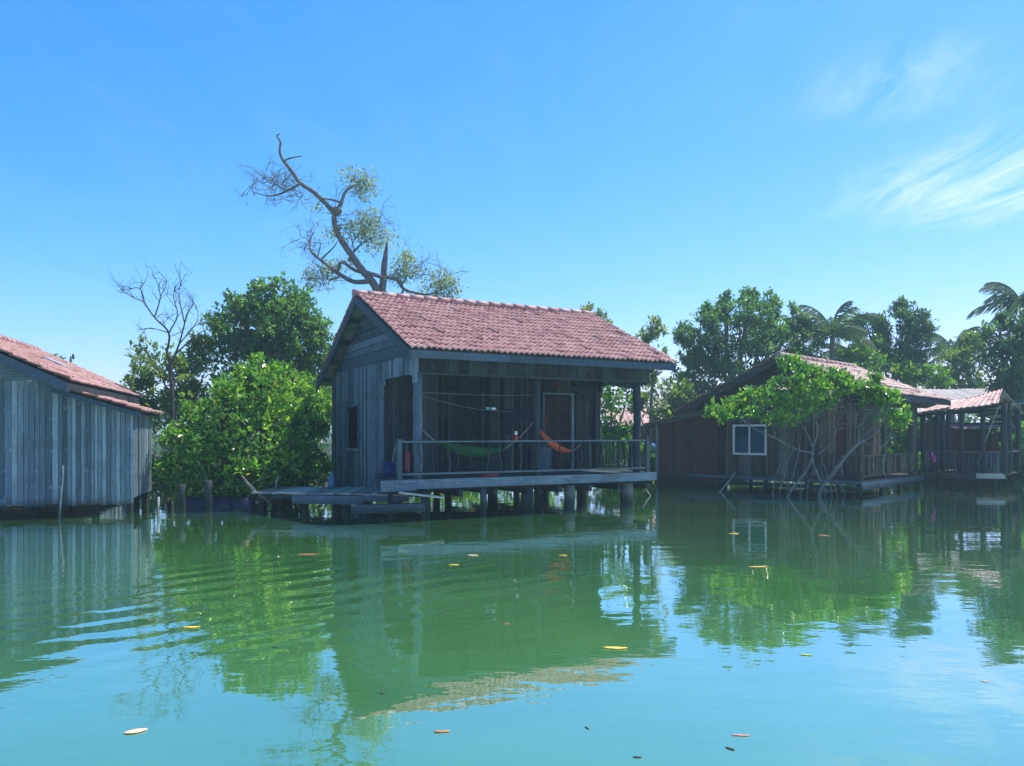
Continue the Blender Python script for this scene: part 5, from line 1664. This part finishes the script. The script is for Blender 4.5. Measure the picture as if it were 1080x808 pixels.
for (x0, y0, x1, y1) in ((822, 524, 832, 470), (832, 524, 828, 478), (815, 522, 826, 486), (843, 522, 848, 486), (870, 524, 862, 488), (884, 526, 872, 500), (878, 522, 866, 484), (850, 526, 860, 492), (836, 500, 845, 455), (826, 505, 838, 470), (892, 522, 876, 505)):
    lb_([(x0, y0 + 4), ((x0 + x1) / 2 + random.uniform(-4, 4), (y0 + y1) / 2), (x1, y1)], .026, .012, random.uniform(-.3, .3), random.uniform(-.2, .2))
for _ in range(46):
    x = random.uniform(800, 945); y = 452 - abs(random.gauss(0, 14))
    twig(mb, q(x, y, random.uniform(-.5, .5)), Vector((random.gauss(0, .6), random.gauss(0, .5), random.uniform(-.1, .8))), random.uniform(.35, .8), .011, 1, .6, 3)
mb.build('trunk', M['bark_pale'], t, world=True)
lb = MB()
leaf_cloud(lb, stray([pc(775, 432, MY, 28, 13), pc(808, 425, MY, 32, 17), pc(845, 405, MY, 32, 26), pc(838, 388, MY, 16, 14), pc(868, 418, MY, 28, 18), pc(905, 412, MY, 26, 16), pc(928, 425, MY, 22, 18), pc(942, 440, MY, 15, 12), pc(835, 432, MY, 34, 12), pc(758, 438, MY, 14, 7), pc(952, 450, MY, 8, 7), pc(885, 398, MY, 10, 9), pc(820, 440, MY, 30, 8)], 30, 15, r=(.14, .32), out=(.8, 1.05)),
           9000, .13, 78, shell=.25, hole=.05, freq=1.3, ratio=.5, tone_lo=.3, tone_hi=1.0, up=.8)
lb.build('crown', M['leaf_bright'], t, world=True)

# far treeline behind everything
lb = MB()
cl = []
for i in range(64):
    x = -75 + i * 2.7 + random.uniform(-1, 1); y = 56 + random.uniform(-6, 8)
    cl.append((x, y, random.uniform(.8, 1.8), 2.6, 2.2, random.uniform(1.4, 2.5)))
leaf_cloud(lb, cl, 15000, .55, 99, shell=.5, hole=-.3, up=.4)
struct(lb.build('treeline', M['leaf_dark']), 'stuff')

# ================================================================== floating leaves
def float_leaf(px, py, ln, wd, mat, label, group=None, rz=None, curl=.03):
    p = on_water(px, py)
    mb = MB()
    n = 8
    for i in range(n + 1):
        u = i / n
        ww = wd * .5 * math.sin(math.pi * min(.97, u * .94 + .03)) ** .8
        zc_ = .004 + min(curl, ln * .12) * (u - .5) ** 2
        for v in (-1, 0, 1):
            mb.v.append(((u - .5) * ln, v * ww, zc_ + (.10 * ww if v else 0)))
    for i in range(n):
        for v in range(2):
            k = i * 3 + v
            mb.face((k, k + 3, k + 4, k + 1), .5, True)
    b = len(mb.v)
    o = mb.build('fallen_leaf', mat)
    sm = o.modifiers.new('thick', 'SOLIDIFY'); sm.thickness = .003
    o.location = p; o.rotation_euler = (0, 0, random.uniform(-.5, .5) if rz is None else rz)
    return tag(o, label, 'leaf', group)


LY = plain('yellow_dead_leaf', (.60, .42, .07), .6, .3, .35, 40)
LO = plain('orange_dead_leaf', (.44, .19, .07), .6, .3, .35, 40)
LT = plain('pale_tan_dead_leaf', (.60, .45, .30), .5, .4, .15, 30)
LR = plain('red_brown_dead_leaf', (.34, .09, .06), .5, .4, .2, 30)
LD = plain('dark_rotten_leaf', (.03, .04, .035), .5, .4, .2, 30)
LP = plain('pinkish_dead_leaf', (.62, .22, .22), .5, .4, .2, 30)
random.seed(3)
fl_ = lambda px, py, ln, wd, *a, **k: float_leaf(px, py, ln * (.62 if .1 < wd or ln < .3 and wd > .07 else .8) if (px, py) not in ((143, 772), (649, 684), (202, 662)) else ln, wd * .5 if (px, py) not in ((143, 772), (649, 684), (202, 662)) else wd * .85, *a, **k)
fl_(143, 772, .125, .075, LT, 'large pale tan leaf floating on the reflected sky below the dead tree reflection', rz=.5)
fl_(649, 684, .20, .07, LY, 'large yellow leaf floating in the reflected house front, broadest of the yellow ones', rz=-.1)
fl_(202, 662, .15, .06, LY, 'bright yellow leaf floating on the rippled bush reflection', rz=.1)
fl_(466, 772, .12, .05, LO, 'orange leaf floating at the tip of the reflected roof', rz=.1)
fl_(325, 585, .40, .10, LO, 'long orange-brown leaf floating in the wake ripples', rz=.1)
fl_(499, 586, .26, .14, LT, 'pale pinkish leaf floating in the shade before the house deck')
fl_(479, 596, .22, .10, LY, 'dull yellow leaf floating near the pale pinkish one before the deck')
fl_(594, 586, .20, .09, LY, 'small yellow leaf floating before the deck below the orange hammock')
fl_(774, 563, .3, .13, LY, 'small yellow leaf floating before the maroon lean-to')
fl_(800, 598, .34, .10, LY, 'long yellow leaf floating where the mangrove crown is reflected')
fl_(869, 565, .3, .12, LO, 'small orange leaf floating before the roots of the mangrove')
fl_(850, 691, .12, .06, plain('yellow_green_leaf', (.30, .45, .06), .5, .4), 'yellow-green leaf floating at the lower edge of the reflected mangrove', rz=-.3)
fl_(781, 776, .13, .03, LP, 'thin pink leaf floating on the plain reflected sky', rz=-.15)
fl_(770, 790, .07, .04, LD, 'dark curled leaf floating below the thin pink one', rz=-.8)
fl_(1039, 719, .06, .03, LT, 'tiny pale fleck of leaf floating on the reflected sky under the pavilion')
fl_(672, 799, .06, .025, LD, 'dark leaf scrap near the bottom edge on the reflected sky', rz=-.1)
fl_(619, 768, .05, .02, LD, 'dark leaf scrap just below the reflected roof tiles', rz=-1)
fl_(534, 658, .08, .04, LR, 'tiny red-brown leaf scrap by the reflected verandah post')
fl_(403, 732, .05, .03, LD, 'tiny dark scrap on the reflected gable wall')
fl_(290, 683, .06, .035, LD, 'small dark scrap on the bright bush reflection')

# ================================================================== hazy air
hm, hnt, hout = new_mat('pale_humid_air')
pv = N(hnt, 'ShaderNodeVolumePrincipled')
pv.inputs['Color'].default_value = (0.58, 0.88, 1.0, 1)
pv.inputs['Density'].default_value = HAZE
pv.inputs['Anisotropy'].default_value = 0.2
L(hnt, pv.outputs[0], hout.inputs['Volume'])
hz = MB(); hz.box((-640, -45, -1.8), (640, 740, 14.5))
struct(hz.build('haze', hm), 'stuff')
